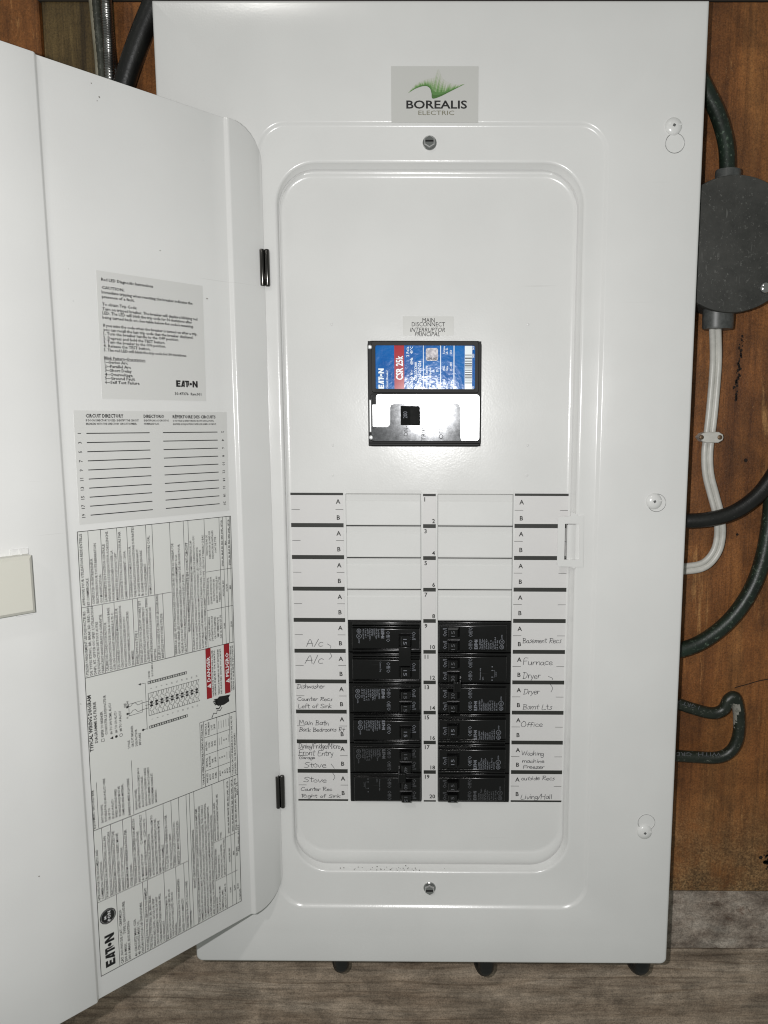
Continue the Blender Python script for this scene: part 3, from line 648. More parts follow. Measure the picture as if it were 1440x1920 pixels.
# --- circuit directory label
mb = MB(); sheet(mb, .0349, .1428, .0062, .0778)
for s0, s1, z, h, s_, bo in ((135.6, 111.4, 73.4, 2.2, 'CIRCUIT DIRECTORY', .018), (97.7, 83.1, 73.4, 2.0, 'DIRECTORIO', .018), (77, 44, 73.2, 2.0, 'RÉPERTOIRE DES CIRCUITS', .018),
                             (135.6, 101.2, 71.0, 1.25, 'IF DOOR DIRECTORY IS USED, IDENTIFY THE CIRCUIT', .01), (135.6, 102.5, 68.8, 1.25, 'BREAKERS WITH THE DIRECTORY CIRCUIT NUMBER.', .01),
                             (97.6, 80, 71.0, 1.2, 'IDENTIFICAR LOS CIRCUITOS', .01), (97.6, 87, 68.8, 1.2, 'NUMERANDOLOS', .01), (76.9, 45.5, 70.9, 1.1, "SI ON UTILISE LE RÉPERTOIRE DES CIRCUITS DANS LA PORTE,", .01), (76.9, 43.5, 68.6, 1.1, "IDENTIFIER LES DISJONCTEURS D'APRÈS LEUR NUMÉRO DE CIRCUIT.", .01)):
    text(mb, s_, F, -s0*mm, z*mm, h*mm, (s0-s1)*mm, 1, res=1, bold=bo+.01)
FRr = FR()
for k in range(10):
    z = .0635-.00575*k
    for a, b in ((.1357, .0940), (.0845, .0428)): rect(mb, F, -a, -b, z-.00028, z+.00028, 1)
    text(mb, str(2*k+1), FRr, z, .1390, .0021, None, 1, 'C', res=1, bold=.01)
    f2 = lambda u, v: FRr(-u, -v)
    text(mb, str(2*k+2), f2, -(z if k else z), -.0395, .0019, None, 1, 'C', res=1, bold=.01)
D('circuit_directory', mb, [PAPER, INK])

# --- the large rating and wiring label (printed sideways)
mb = MB(); F = FR(); f_ = FN(-.0024)
LBL = nmat('white_label_film', (.69, .695, .665), .4)
sheet(mb, .0340, .1446, -.3042, .0021)
def H(s, z0, z1, w=.00028): rect(mb, F, z0*mm, z1*mm, s*mm-w/2, s*mm+w/2)
def V(z, s0, s1, w=.00028): rect(mb, F, z*mm-w/2, z*mm+w/2, s0*mm, s1*mm)
def T(s, z, tx, h=1.55, w=None, bo=.004, al='L'):
    bo = bo+.009; text(mb, tx, F, z*mm, s*mm, h*mm, w*mm if w else None, 1, al, sx=.86, bold=bo)
def cell(s1, s0, z, lines, h=1.5, w0=None, pitch=None):
    n_ = len(lines); pt = pitch or min(2.75, (s1-s0-.5)/n_)
    hh = min(h, pt*.66)
    for i, l_ in enumerate(lines): 
        if l_: T(s1-pt*(i+.88), z, l_, hh, (len(l_)*hh*.735 if len(l_) > 3 else None))
for s_ in (34.0, 144.6): H(s_, -304.2, 2.1, .0004)
for z in (-304, 1.9): V(z, 34, 144.6, .0004)
V(-93.6, 34, 144.6, .0004); V(-198.6, 34, 144.6, .0004); V(-47.1, 82.6, 144.6); V(-250.2, 77.6, 144.6)
for s_ in (138, 130, 119.4, 112.7, 99.6, 95.1): H(s_, -47.1, 2)
for s_ in (131.3, 123.5, 110.9, 107.6, 95, 89.4): H(s_, -93.6, -47.1)
for s_ in (82.3, 72, 68.4, 55.8): H(s_, -93.6, 2)
for s_ in (44, 41, 38.1, 35.3): H(s_-.3, -93.6, 2)
V(-37, 34, 55.8); V(-65.4, 34, 55.8)
fr = [(144.4, 138, ['APPROUVE POUR UTILISATION RESIDENTIELLE', 'ET COMMERCIALE.']), (138, 130, ['CONSULTER UN ENTREPRENEUR', 'ELECTRICIEN POUR TOUTE REPARATION', 'OU MODIFICATION.']),
      (130, 119.4, ['LA MANNETTE EN POSITION CENTRALE', 'INDIQUE QUE LE DISJONCTEUR A DECLENCHE.', 'POUR REENCLENCHER POUSSER LA', 'MANNETTE EN POSITION "OFF".']), (119.4, 112.7, ["L'INTENSITE TOTAL DES DISJONCTEURS PAR", 'LAME DE BRANCHEMENT : 200A.']),
      (112.7, 99.6, ['CE PANNEAU EST HOMOLOGUE POUR', 'UNE INSTALLATION EN POSITIONS SUIVANTES:', 'A: LIGNE PRINCIPALE EN HAUT', 'B: LIGNE PRINCIPALE EN BAS', 'C: HORIZONTALEMENT']), (99.6, 95.1, ['HOMOLOGUES POUR CONDUCTEURS CU/AL.'])]
for a, b, l_ in fr: cell(a, b, -46, l_, 1.62)
f2r = [(144.4, 131.3, ['UTILISER UNIQUEMENT LES DISJONCTEURS', 'DE TYPES ETN01, BR, BRAF, BD, BRD, BRH,', "DNPL, BT, GFTCB OU GFEP. L'UTILISATION", 'DE DISJONCTEURS DE TOUT AUTRE', 'FABRICANT ANNULERAIT LA GARANTIE.']), (131.3, 123.5, ['CALIBRE DES CONDUCTEURS POUR', 'LES DISJONCTEURS DE: 30A A 100A BASE', 'SUR UN COURANT ADMISSIBLE A 75 C.']),
       (123.5, 110.9, ['LES CHARGES CONTINUES MAXIMALES SUR', 'CIRCUITS PRINCIPAUX OU DE DERIVATION', 'NE DOIVENT PAS EXCEDER 80% DU', 'COURANT NOMINAL DES DISJONCTEURS', 'ENUMERES.']), (110.9, 107.6, ['ENVELOPPE DE TYPE 1.']),
       (107.6, 95, ['DANS LES CAS OU UN CIRCUIT OUVERT EST', 'EXIGE ENTRE LA BORNE DE NEUTRE ET', "L'ENVELOPPE, LA VIS DE MISE A LA TERRE", 'DOIT ETRE ENLEVEE DE LA BORNE DE', 'NEUTRE.']), (95, 89.4, ['LE JEU DE COSSES DE CIRCUIT SECONDAIRE', 'BRPSF225 PEUT ETRE UTILISE.'])]
for a, b, l_ in f2r: cell(a, b, -92.6, l_, 1.62)
cell(82.3, 72, -92.6, ['SERRER LA (LES) VIS DE PRESSION DES CONDUCTEURS SELON LE TABLEAU DE', 'GAUCHE. SERRER LES COSSES DES DISJONCTEURS CONFORMEMENT A LA', 'VALEUR QUI Y EST MENTIONNEE. SE REPORTER AU TABLEAU DE GAUCHE POUR', "LES RACCORDS DE MANCHON A L'EPREUVE DE LA PLUIE."], 1.7)
T(69.4, -46, "VALEUR NOMINALE D'INTENSITE EN COURT-CIRCUIT", 1.75, 65, .016, 'C')
cell(68.4, 55.9, -92.6, ['LA VALEUR NOMINALE DE CE PANNEAU EST DE 25,000 AMPERES RMS SYMMETRIQUE, 240', 'VOLTS CA. LA VALEUR ACTUELLE EST FONCTION DES DISJONCTEURS DE DERIVATION OU DU', 'DISJONCTEUR PRINCIPAL DANS OU EN AMONT DE CE PANNEAU. LES COMBINAISONS', 'ACCEPTABLES SONT ENUMEREES DANS LE TABLEAU CI-BAS.  TOUT DISJONCTEUR', 'SUPPLEMENTAIRE OU DE REMPLACEMENT DOIT ETRE DE TYPE : SELON LE TABLEAU CI-BAS.'], 1.45)
for zc, l_ in ((-79.5, ['LA VALEUR NOMINALE', "D'INTENSITE EN COURT", 'CIRCUIT EN AMPERES', 'RMS SYMMETRIQUE', '(240 CA. MAX.) EST DE:']), (-51.2, ['DISJONCTEUR PRINCIPAL', 'QUAND LE DISJONCTEUR', 'DE PROTECTION EN', 'AMONT OU INSTALLE AU', 'PANNEAU, EST DE TYPE']), (-17.5, ['DISJONCTEURS DE', 'DERIVATION QUAND LES', 'DISJONCTEURS INSTALLES', 'SONT DE TYPE :'])):
    for i, t_ in enumerate(l_): T(53.6-2.35*i, zc, t_, 1.4, None, .004, 'C')
for i, (a, b, c_) in enumerate((('10,000', 'AUCUN, BR, BW', 'ETN01, BR, BRAF, BD, BRD, BRH, DNPL, GFTCB'), ('', 'AUCUN', 'BRH'), ('22,000', 'BRH', 'ETN01, BR, BRAF, BD, BRD, BRH, DNPL, GFTCB'), ('25,000', 'CSR, BWH', 'ETN01, BR, BRAF, BD, BRD, BRH, DNPL, GFTCB'))):
    s_ = (41.1, 38.2, 35.3, 34.35)[i]
    for zc, t_ in ((-79.5, a), (-51.2, b), (-17.5, c_)):
        if t_ and i < 3: T(s_, zc, t_, 1.3, None if len(t_) < 20 else 34, .01, 'C')
# --- wiring diagram
T(141.7, -144, 'TYPICAL WIRING DIAGRAM', 2.3, 38.4, .018); T(138.6, -139, 'DIAGRAMME DE FILERIE', 1.9, 28)
for s_, z, t_ in ((134.6, -136.2, 'REFER TO BREAKER'), (132, -135.4, 'CONSULTER LE DISJONCTEUR'), (128.8, -136.2, '#6 TO 300 KCMIL AL/CU'), (125.4, -136.2, '#6 TO 2/0 AL/CU'), (122.3, -136.2, '#8 TO 14 AL/CU')): T(s_, z, t_, 1.6)
line(mb, F, [((-139.4)*mm, .1344), (-.1376, .1344), (-.1376, .1362), (-.1394, .1362), (-.1394, .1344)], .0003)
poly(mb, F, [(-.1399, .1284), (-.1379, .1284), (-.1389, .1305)]); disc(mb, F, -.1388, .1262, .0009); ring(mb, F, -.1388, .1230, .0010, .00025)
for s_, t_ in ((117.2, '2 POLE'), (114.6, 'CIRCUIT BREAKER'), (111.9, 'DISJONCTEUR'), (109.4, 'BIPOLAIRE')): T(s_, -150, t_, 1.5)
line(mb, F, [(-.1272, .1168), (-.1190, .1168), (-.1190, .1074), (-.1272, .1074), (-.1272, .1168)], .0003)
T(119, -120.5, 'LINE', 1.2); T(117, -120.5, 'LIGNE', 1.2)
for z in (-.1255, -.1207):
    rect(mb, F, z-.0007, z+.0007, .1172, .1186, 1); line(mb, F, [(z, .1172), (z, .1155), (z+.0015, .1140), (z+.0015, .1122), (z-.0006, .1105), (z, .1074), (z, .1028)], .0003)
T(117.4, -128.6, 'N', 1.3); T(118.2, -119.4, 'A', 1.2)
line(mb, F, [(-.1072, .1078), (-.1072, .1046), (-.1405, .1046)], .0003); poly(mb, F, [(-.1080, .1078), (-.1064, .1078), (-.1072, .1096)]); disc(mb, F, -.1400, .1075, .0008)
line(mb, F, [(-.1400, .1075), (-.1400, .1046)], .0003)
def bar(zc, s0, s1):
    rect(mb, F, zc-.0010, zc+.0010, s0, s1, 1)
    n_ = 16
    for k in range(n_): a = s0+(s1-s0)*(k+.22)/n_; rect(mb, lambda u, v: (lambda p: (p[0], p[1]+.00008, p[2]))(F(u, v)), zc-.0006, zc+.0006, a, a+(s1-s0)/n_*.55, 0)
bar(-.1076, .0735, .1028); bar(-.1396, .0740, .1030)
T(101, -103.8, 'BOND', 1.3); T(98.6, -103.8, 'BUS DE MISE A LA TERRE', 1.2); line(mb, F, [(-.1065, .1010), (-.1045, .1010), (-.1045, .1022)], .0002)
line(mb, F, [(-.1312, .1028), (-.1152, .1028)], .0003)
for k in range(10):
    s_ = .1008-.00385*k
    line(mb, F, [(-.1312, s_+.0016), (-.1312, s_-.0022)], .00028); line(mb, F, [(-.1152, s_+.0016), (-.1152, s_-.0022)], .00028)
    for sgn in (1, -1):
        zc = -.1232
        pts = [(zc+sgn*.0012, s_), (zc+sgn*.0026, s_), (zc+sgn*.0032, s_+.0011), (zc+sgn*.0043, s_+.0013), (zc+sgn*.0052, s_), (zc+sgn*.0080, s_)]; line(mb, F, pts, .00026)
        pts = [(zc+sgn*.0015, s_-.0018), (zc+sgn*.0040, s_-.0018), (zc+sgn*.0048, s_-.0006), (zc+sgn*.0060, s_-.0012), (zc+sgn*.0080, s_-.0019)]; line(mb, F, pts, .00026)
    rect(mb, F, -.1250, -.1238, s_-.0012, s_+.0010); rect(mb, F, -.1226, -.1214, s_-.0012, s_+.0010); rect(mb, F, -.1240, -.1224, s_-.0002, s_+.0003)
    T(s_*1000-.8, -134.3, str(2*k+1), 1.2, None, 0, 'C'); T(s_*1000-.8, -112.2, str(2*k+2), 1.2, None, 0, 'C')
line(mb, F, [(-.1232, .1050), (-.1232, .0645)], .0003)
# --- danger blocks
for s0, s1, t_ in ((53.9, 58.1, 'DANGER'), (38.3, 42.9, 'PELIGRO')):
    rect(mb, F, -.1318, -.0937, s0*mm, s1*mm, 2); up = lambda u, v: (lambda p: (p[0], p[1]+.00008, p[2]))(F(u, v))
    text(mb, t_, up, -.1190, s0*mm+.0009, .0026, .0190 if t_ == 'DANGER' else .0185, 3, bold=.02)
    poly(mb, up, [(-.1240, s0*mm+.0006), (-.1206, s0*mm+.0006), (-.1223, s0*mm+.0038)], 3)
    rect(mb, lambda u, v: (lambda p: (p[0], p[1]+.00014, p[2]))(F(u, v)), -.1225, -.1221, s0*mm+.0012, s0*mm+.0026, 2)
for s_, t_ in ((52.2, 'HAZARDOUS VOLTAGE WILL CAUSE'), (50.4, 'SEVERE INJURY OR DEATH.'), (47.4, 'TENSION DANGEREUSE. PEUT ENTRAINER'), (45.4, 'DES BLESSURES GRAVES OU LA MORT.'), (36.6, 'TENSION PELIGROSA. CAUSARA HERIDAS'), (34.9, 'GRAVES O LA MUERTE. DESCONECTE')): T(s_, -131, t_, 1.15, 35, .01)
V(-147.8, 34, 58.5)
poly(mb, F, [(-.1355, .0400), (-.1335, .0385), (-.1330, .0440), (-.1325, .0480), (-.1342, .0500), (-.1340, .0515), (-.1375, .0512), (-.1395, .0490), (-.1400, .0440), (-.1385, .0395)])
for k in range(4): line(mb, F, [(-.1340-.0013*k, .0500), (-.1340-.0013*k, .0527-.0006*abs(k-1))], .0009)
line(mb, F, [(-.1400, .0470), (-.1418, .0485), (-.1412, .0505)], .0009); line(mb, F, [(-.1470, .0545), (-.1440, .0530), (-.1450, .0505), (-.1425, .0500), (-.1435, .0475), (-.1415, .0460)], .0006)
# --- torque table
H(64.6, -198.4, -148); H(61.6, -198.4, -148); H(50.6, -198.4, -148); H(40, -198.4, -148); V(-148, 34, 64.6)
for z in (-186.5, -174, -160.6): V(z, 40, 61.6)
T(62.4, -173, 'TORQUE WIRE PRESSURE SCREWS AS FOLLOWS:', 1.4, 47, .014, 'C')
for zc, l_ in ((-192.5, ['WIRE SIZE', 'AL/CU', 'AWG/', 'KCMIL']), (-180.2, ['NEUTRAL', '& GROUND', 'BAR', 'LB-IN']), (-167.3, ['NEUTRAL', 'LUGS', 'LB-IN', '(8-35)']), (-154.5, ['NEUTRAL &', 'PANEL MAIN', 'LUGS', 'LB-IN'])):
    for i, t_ in enumerate(l_): T(59.2-2.35*i, zc, t_, 1.35, None, .006, 'C')
for i, (a, b) in enumerate((('#14-10', '20'), ('#8', '25'), ('#6-4', '35'), ('#3-2/0', '50'), ('#1-300', '50'))):
    s_ = 48.6-2.05*i; T(s_, -192.5, a, 1.2, None, .006, 'C')
    if i < 3: T(s_, -180.2, b, 1.2, None, .006, 'C')
    else: H(s_+.5, -183, -177.5, .0002)
    for z in (-167.3, -154.5):
        if i in (2, 3) and z < -160: T(s_, z, '50', 1.2, None, .006, 'C')
        else: H(s_+.5, z-3, z+3, .0002)
for s_, t_ in ((37.6, 'TORQUE CIRCUIT BREAKER LUGS TO THE VALUES'), (35.2, 'SPECIFIED ON CIRCUIT BREAKERS.')): T(s_, -197.6, t_, 1.35, 47 if s_ > 37 else 33)
# --- ground bar notes
T(143.0, -197.4, 'EQUIPMENT GROUND BAR', 1.7, 27); V(-196, 141.2, 141.4); H(141.0, -198, -166, .00025)
for s_, t_ in ((137.6, '(NOT SHOWN)'), (135.2, 'SUITABLE FOR (1) #4-14 AL/CU WIRE'), (132.8, 'OR UP TO'), (130.4, '(3) #10-14 AL/CU'), (128, 'WIRES. MULTIPLE WIRES'), (125.6, 'IN SINGLE HOLE MUST BE'), (123.2, 'SAME SIZE AND MATERIAL.')): T(s_, -195.5, t_, 1.5)
T(119.0, -197.4, 'BARRE DE MISE A LA TERRE', 1.6, 26.5); H(116.8, -198, -159, .00025)
for s_, t_ in ((114, '(NON-ILLUSTREE)'), (111.7, 'APPROPRIEE POUR (1) CABLE #4-14'), (109.3, "AL/CU JUSQU'A (3) CABLES"), (106.9, '#10-14 AL/CU. PLUSIEURS CABLES'), (104.5, 'DANS UN MEME TROU DOIVENT'), (102.1, 'ETRE DE MEME CALIBRE ET'), (99.7, 'MATERIAU.')): T(s_, -195.5, t_, 1.5)
# --- english blocks
for s_ in (139.2, 133.2, 124.9, 118.8, 108.2, 95.4, 89.4, 83.6): H(s_, -250.2, -198.6)
for s_ in (75.0, 71.4, 56.4): H(s_, -304, -198.6)
for s_ in (131.6, 112.9, 109.4, 97.0, 87.8, 81.4): H(s_, -304, -250.2)
H(77.6, -304, -198.6)
for s_ in (46.3, 41.6, 38.4): H(s_, -304, -198.6)
V(-276.5, 36.5, 56.4); V(-245.3, 36.5, 56.4)
for a, b, l_ in ((144.4, 139.2, ['APPROVED FOR USE ON DOMESTIC AND', 'COMMERCIAL APPLICATIONS.']), (139.2, 133.2, ['FOR REPAIRS OR ALTERATIONS, CALL AN', 'ELECTRICAL CONTRACTOR OR ELECTRICIAN.']), (133.2, 124.9, ['HANDLE IN MID-POSITION INDICATES THE', 'BREAKER IS TRIPPED. TO RESET, MOVE', 'HANDLE TO "OFF" POSITION.']),
                 (124.9, 118.8, ['MAXIMUM SUM OF BREAKER RATINGS PER', 'STAB IS 200A.']), (118.8, 108.2, ['THIS PANELBOARD IS CERTIFIED FOR MTG IN', 'ANY OF THE FOLLOWING POSITIONS:', 'A: MAINS AT TOP          C: HORIZONTALLY', 'B: MAINS AT THE BOTTOM    (CSA ONLY).']),
                 (108.2, 95.4, ['WHERE ELECTRICAL INSPECTION', 'AUTHORITIES REQUIRE THE NEUTRAL ASM TO', 'BE DISCONNECTED FROM THE ENCLOSURE,', 'REMOVE THE BONDING SCREW FROM THE', 'NEUTRAL ASSEMBLY.']), (95.4, 89.4, ['TO CLOSE UNUSED OPENINGS IN COVER', 'USE CATALOG NO. BRFP.']), (89.4, 83.6, ['SUBFEED LUG KIT CATALOG NO.', 'BRPSF225. MAY BE INSTALLED.'])): cell(a, b, -249.2, l_, 1.7)
logo(mb, F, -.3000, .1345, .0066, .0235)
disc(mb, F, -.2630, .1380, .0046, 1, 26); ring(mb, F, -.2630, .1380, .0052, .0007, 1, 13)
up = lambda u, v: (lambda p: (p[0], p[1]+.00008, p[2]))(F(u, v)); text(mb, 'PON', up, -.2668, .1362, .0021, .0072, 3, bold=.02); text(mb, 'BR', up, -.2645, .1392, .0013, .0026, 3, bold=.03)
for s_, z, t_, w in ((128.8, -303, 'CAT. NO./NO DE CAT.: CBRPM220', 40), (126.2, -303, '200 A MAX.', 14), (126.2, -282, 'TYPE 1 ENCLOSURE', 24), (123.6, -303, '200 A MAX. BUS RATING', 29), (118.9, -303, '40 CIRCUITS MAX. CSA', 28), (116.5, -303, '40 CIRCUITS MAX. UL.', 26), (114, -303, '120/240 VAC/CA 1Ø 3W+F/3F4N', 38)): T(s_, z, t_, 1.75, w)
T(110.3, -303, 'SUITABLE FOR USE AS SERVICE EQUIPMENT.', 1.6, 48)
cell(109.4, 97, -303, ['USE ONLY TYPE ETN01, BR, BRH, BRAF,', 'BRAFGF, BRD, DNPL, GFTCB OR GFEP', 'CIRCUIT BREAKERS. THE USE OF ANY', "OTHER MANUFACTURER'S BREAKER WILL", 'VOID WARRANTY.'], 1.6)
cell(97, 87.8, -303, ['MAX. CONTINUOUS LOADS ON MAIN OR', 'BRANCH CIRCUITS NOT TO EXCEED 80% OF', 'THE RATINGS OF THE LISTED CIRCUIT', 'BREAKERS.'], 1.6)
cell(87.8, 81.4, -303, ['SIZE WIRING FOR 30A TO 100A BREAKERS', 'BASED ON 75 C AMPACITY'], 1.6); cell(81.4, 75.6, -303, ['CERTIFIED FOR 60/75 C AL/CU WIRE', 'CONDUCTORS.'], 1.6)
T(72.4, -251, 'SHORT CIRCUIT INTERRUPTING RATING', 1.6, 46, .016, 'C')
cell(71.4, 56.6, -303, ['THIS LOADCENTER HAS A MAXIMUM SHORT CIRCUIT CURRENT RATING OF 25,000 AMPS RMS', 'SYMMETRICAL AT 240 VOLTS MAX. ACTUAL RATING DEPENDS ON THE BRANCH BREAKERS AND', 'THE MAIN BREAKER, IF ANY INSTALLED IN OR AHEAD OF THIS LOADCENTER. THE CORRECT', 'COMBINATIONS FOR VARIOUS SHORT CIRCUIT RATINGS ARE TABULATED BELOW. ADDITIONAL', 'OR REPLACEMENT BREAKERS SHALL BE OF THE SAME MANUFACTURER, TYPE DESIGNATION', 'AND OF EQUAL OR GREATER INTERRUPTING RATING OF ANY BREAKER INSTALLED.'], 1.6, None, 2.42)
for z, l_ in ((-303, ['MAXIMUM SHORT', 'CIRCUIT RATING IN RMS', 'SYMMETRICAL AMPS,', '240 VOLTS AC MAX. IS:']), (-275.5, ['MAIN CIRCUIT BREAKER WHEN', 'THE BREAKER THAT IS', 'PROTECTING THIS LOADCENTER,', 'SEPARATE OR INTEGRAL, IS TYPE:']), (-244.3, ['BRANCH CIRCUIT BREAKER AND WHEN', 'BRANCH CIRCUIT BREAKERS INSTALLED ARE', 'TYPE:'])):
    for i, t_ in enumerate(l_): T(54.3-2.4*i, z, t_, 1.45, min(len(t_)*.98, 43 if z > -250 else 30))
for i, (a, b, c_) in enumerate((('10,000', 'NONE, BR, BW', 'ETN01, BR, BRAF, BRAFGF, BRD, BRH, DNPL, GFTCB'), ('22,000', 'BRH', 'ETN01, BR, BRAF, BRAFGF, BRD, BRH, DNPL, GFTCB'), ('25,000', 'CSR, BWH', 'ETN01, BR, BRAF, BRAFGF, BRD, BRH, DNPL, GFTCB'))):
    for zc, t_, w in ((-290, a, None), (-261, b, None), (-222, c_, 42)): T((42.6, 38.9, 36.0)[i], zc, t_, 1.35, w, .012, 'C')
T(34.4, -302, 'PUB52046', 1.1, 9, .01); T(34.4, -262, 'ALL FILE: 81071', 1.1, 22, .01); T(34.4, -215, 'REV. 04', 1.1, 10, .01)
D('rating_label', mb, [LBL, INK, RED, WHITE], label='large label printed sideways with wiring diagram, tables and red danger bands')

mb = MB()
for a, b in ((171, 156), (186, 182), (182, 189), (212, 1806), (70, 1640), (300, 470), (388, 560)):    # specks of dirt on the door
    d_ = WX+(a-CX)/FPX*RX-(b-CY)/FPX*UX; u_ = np.array([math.cos(ang), math.sin(ang)]); n_v = np.array([-u_[1], u_[0]]); o_ = np.array(HG)-.0026*n_v
    t_, s_ = np.linalg.solve(np.array([[d_[0], -u_[0]], [d_[1], -u_[1]]]), o_-CAM[:2]); z_ = CAM[2]+t_*d_[2]; yy = doorprof(s_); r_ = random.uniform(.0003, .0006)
    mb.add([(s_+r_*math.cos(k*1.05), yy+.00015, z_+r_*.8*math.sin(k*1.05)) for k in range(6)], [tuple(range(6))])
D('dust_specks', mb, nmat('dirt_speck', (.12, .11, .08), .9), kind='stuff')
# --- latch on the door
mb = MB()
mb.box(.1765, .2330, .0085, -.0005, -.0425, -.0078, 0, .0018)
P_ = [(.1757, .0040), (.1757, -.0040)]
mb.box(.1757, .1855, .0010, .0, -.0078, -.0042, 1, .0003); mb.box(.1797, .1808, .0016, .001, -.0078, -.0044, 1)
mb.box(.1757, .1850, .0008, .0, -.0450, -.0420, 1, .0002)
o = D('door_latch', mb, [BEIGE, PAINT], smooth=20)

# ================================================================== BRANCH BREAKERS
# local frame: +x = handle (inner) end, z up, y=0 at the dead front plane; -y towards the viewer
def FB(y): return lambda u, v: (v, y, -u)                       # lettering reads downwards, tops towards +x
XE = .0289                                                      # half length
def mark_on(mb, zc, f, mi=1): text(mb, 'On/I', FB(f), -zc-.0037, XE-.0068, .0030, .0066, mi, res=1)
def mark_off(mb, zc, f, w=.0086, mi=1): text(mb, 'Off/O', FB(f), -zc-w/2, XE-.0272, .0031, w, mi, res=1)
def rating(mb, zt, f, n_=8, mi=1):
    F = FB(f); u0 = -zt
    logo(mb, F, u0, XE-.0313, .0026, .0078, mi)
    w_ = ['Type BR/BRD', 'HACR Type', '120/240V~', 'SWD', '10kA 240V~', '60/75 C', '1 Pole 40 C', 'Al/Cu #14-4', 'LR 10 kA']
    for k in range(n_): text(mb, w_[k % len(w_)], F, u0, XE-.0337-.00172*k, .00115, random.choice([.0062, .0085, .0075, .0098]), mi, res=1, bold=.015)
    v = XE-.0337-.00172*n_-.0012
    ring(mb, F, u0+.0018, v, .0016, .00035, mi, 14); ring(mb, F, u0+.0060, v, .0019, .00035, mi, 14)
    text(mb, 'SA', F, u0+.0008, v-.0007, .0014, .0020, mi, bold=.02); text(mb, 'UL', F, u0+.0050, v-.0007, .0014, .0020, mi, bold=.02); text(mb, 'LISTED', F, u0+.0085, v-.0005, .0009, .0035, mi, bold=.02)
def diagram(mb, zt, f, mi=1):
    F = FB(f); u = -zt
    text(mb, 'Common trip', F, u, XE-.0340, .0010, .0100, mi, bold=.02); text(mb, '240V~', F, u, XE-.0362, .0010, .003, mi, bold=.02)
    for d, v in ((0, .0430), (.0025, .0430), (.0080, .0430), (.0110, .0430)): disc(mb, F, u+d, XE-v, .0005, mi, 8)
    line(mb, F, [(u+.0025, XE-.0433), (u+.0025, XE-.0450), (u+.0080, XE-.0450), (u+.0080, XE-.0433)], .0002, mi); text(mb, '240V', F, u+.0030, XE-.0466, .0010, .004, mi)
YC = -.0022; YT = -.0052                                        # shoulders / raised face
def case(mb, zc, ridge):
    h = .0124; mb.rbox(-XE, XE, YC, .008, zc-h, zc+h, .0009)
    top, bot = (.0046, .0034) if ridge else (.0022, .0020)
    mb.rbox(-XE+.0032, XE-.0006, YT, YC+.001, zc-h+bot, zc+h-top, .0013)
    if ridge:
        mb.rbox(-XE+.0036, XE-.0004, YT+.0006, YC+.001, zc+h-.0026, zc+h-.0006, .0009); mb.rbox(-XE+.0036, XE-.0004, YT+.0006, YC+.001, zc+h-.0043, zc+h-.0030, .0006); mb.rbox(-XE+.0036, XE-.0004, YT+.0010, YC+.001, zc-h+.0005, zc-h+.0022, .0008)
def handle(root, zc, txt, hz=.0046, pm=None):
    mb = MB(); x0, x1 = XE-.0165, XE-.0080
    def sec(y, dx0, dx1, dz): return [(x0+dx0, y, zc-hz+dz), (x1+dx1, y, zc-hz+dz), (x1+dx1, y, zc+hz-dz), (x0+dx0, y, zc+hz-dz)]
    mb.loft([sec(YT+.0002, -.001, .001, -.0001), sec(YT-.0012, 0, .0006, .0), sec(YT-.0056, .0012, 0, .0007), sec(YT-.0063, .0020, -.0008, .0013)], 0, False, True)
    text(mb, txt, FB(YT-.0065), -zc, XE-.0132, .0027, .0046, 1, 'C', res=2)
    return mb.build('handle', [BLACK, pm], root)
def breaker(kind, vals, label, xc, zc, flip, pr=None):
    r = empty('circuit_breaker', label, 'circuit breaker', 'branch circuit breakers in the panel', (xc, YF, zc))
    if flip: r.rotation_euler = (0, math.pi, 0)
    mb = MB(); mk = pr or 1; f = YT-.00015
    if kind == 'single':
        case(mb, 0, True); mark_on(mb, .0006, f, mk); mark_off(mb, .0008, f, .0086, mk); rating(mb, .0078, f, 8, mk); hs = [(-.0012, .0050)]
    elif kind == 'tandem':
        case(mb, 0, False)
        for z in (.0052, -.0052): mark_on(mb, z, f, mk); mark_off(mb, z, f, .0080, mk)
        rating(mb, .0088, f, 9, mk); hs = [(.0052, .0038), (-.0054, .0038)]
    elif kind == 'double':
        for z in (.0127, -.0127): case(mb, z, True); mark_on(mb, z+.0015, f, mk); mark_off(mb, z+.0012, f, .0088, mk)
        rating(mb, .0127+.0075, f, 8, mk); text(mb, 'Common Trip', FB(f), .0127-.0060, XE-.0325, .0012, .0085, mk, bold=.01); hs = [(.0127-.0012, .0050), (-.0127-.0012, .0050)]
    else:
        for z in (.0127, -.0127):
            case(mb, z, False)
            for q in (.0052, -.0052): mark_on(mb, z+q, f, mk); mark_off(mb, z+q, f, .0080, mk)
        rating(mb, .0127+.0088, f, 9, mk); diagram(mb, -.0127+.0088, f, mk); hs = [(.0179, .0038), (.0072, .0038), (-.0072, .0038), (-.0181, .0038)]
    mb.build('case', [BLACK, PRINT, PRINT2], r, smooth=40)
    for (z, hz), v in zip(hs, vals): handle(r, z, v, hz, PRINT2 if kind in ('quad', 'tandem') else PRINT)
    if kind == 'double':
        mb = MB(); mb.rbox(XE-.0170, XE-.0075, YT-.0052, YT-.0010, -.0090, .0070, .0008); mb.build('handle_tie', BLACK, r, smooth=40)
    if kind == 'quad':
        mb = MB(); mb.box(XE-.0180, XE-.0120, YT-.0066, YT-.0010, -.0042, .0040, 0, .0003)
        for k in range(3): mb.box(XE-.0176+.0018*k, XE-.0166+.0018*k, YT-.0071, YT-.0064, -.0036, .0034, 0, .0002)
        mb.build('handle_tie', BLACK, r)
    return r
zk = lambda k: .0158-.0254*k
XL, XR = sum(SLX)/2, sum(SRX)/2
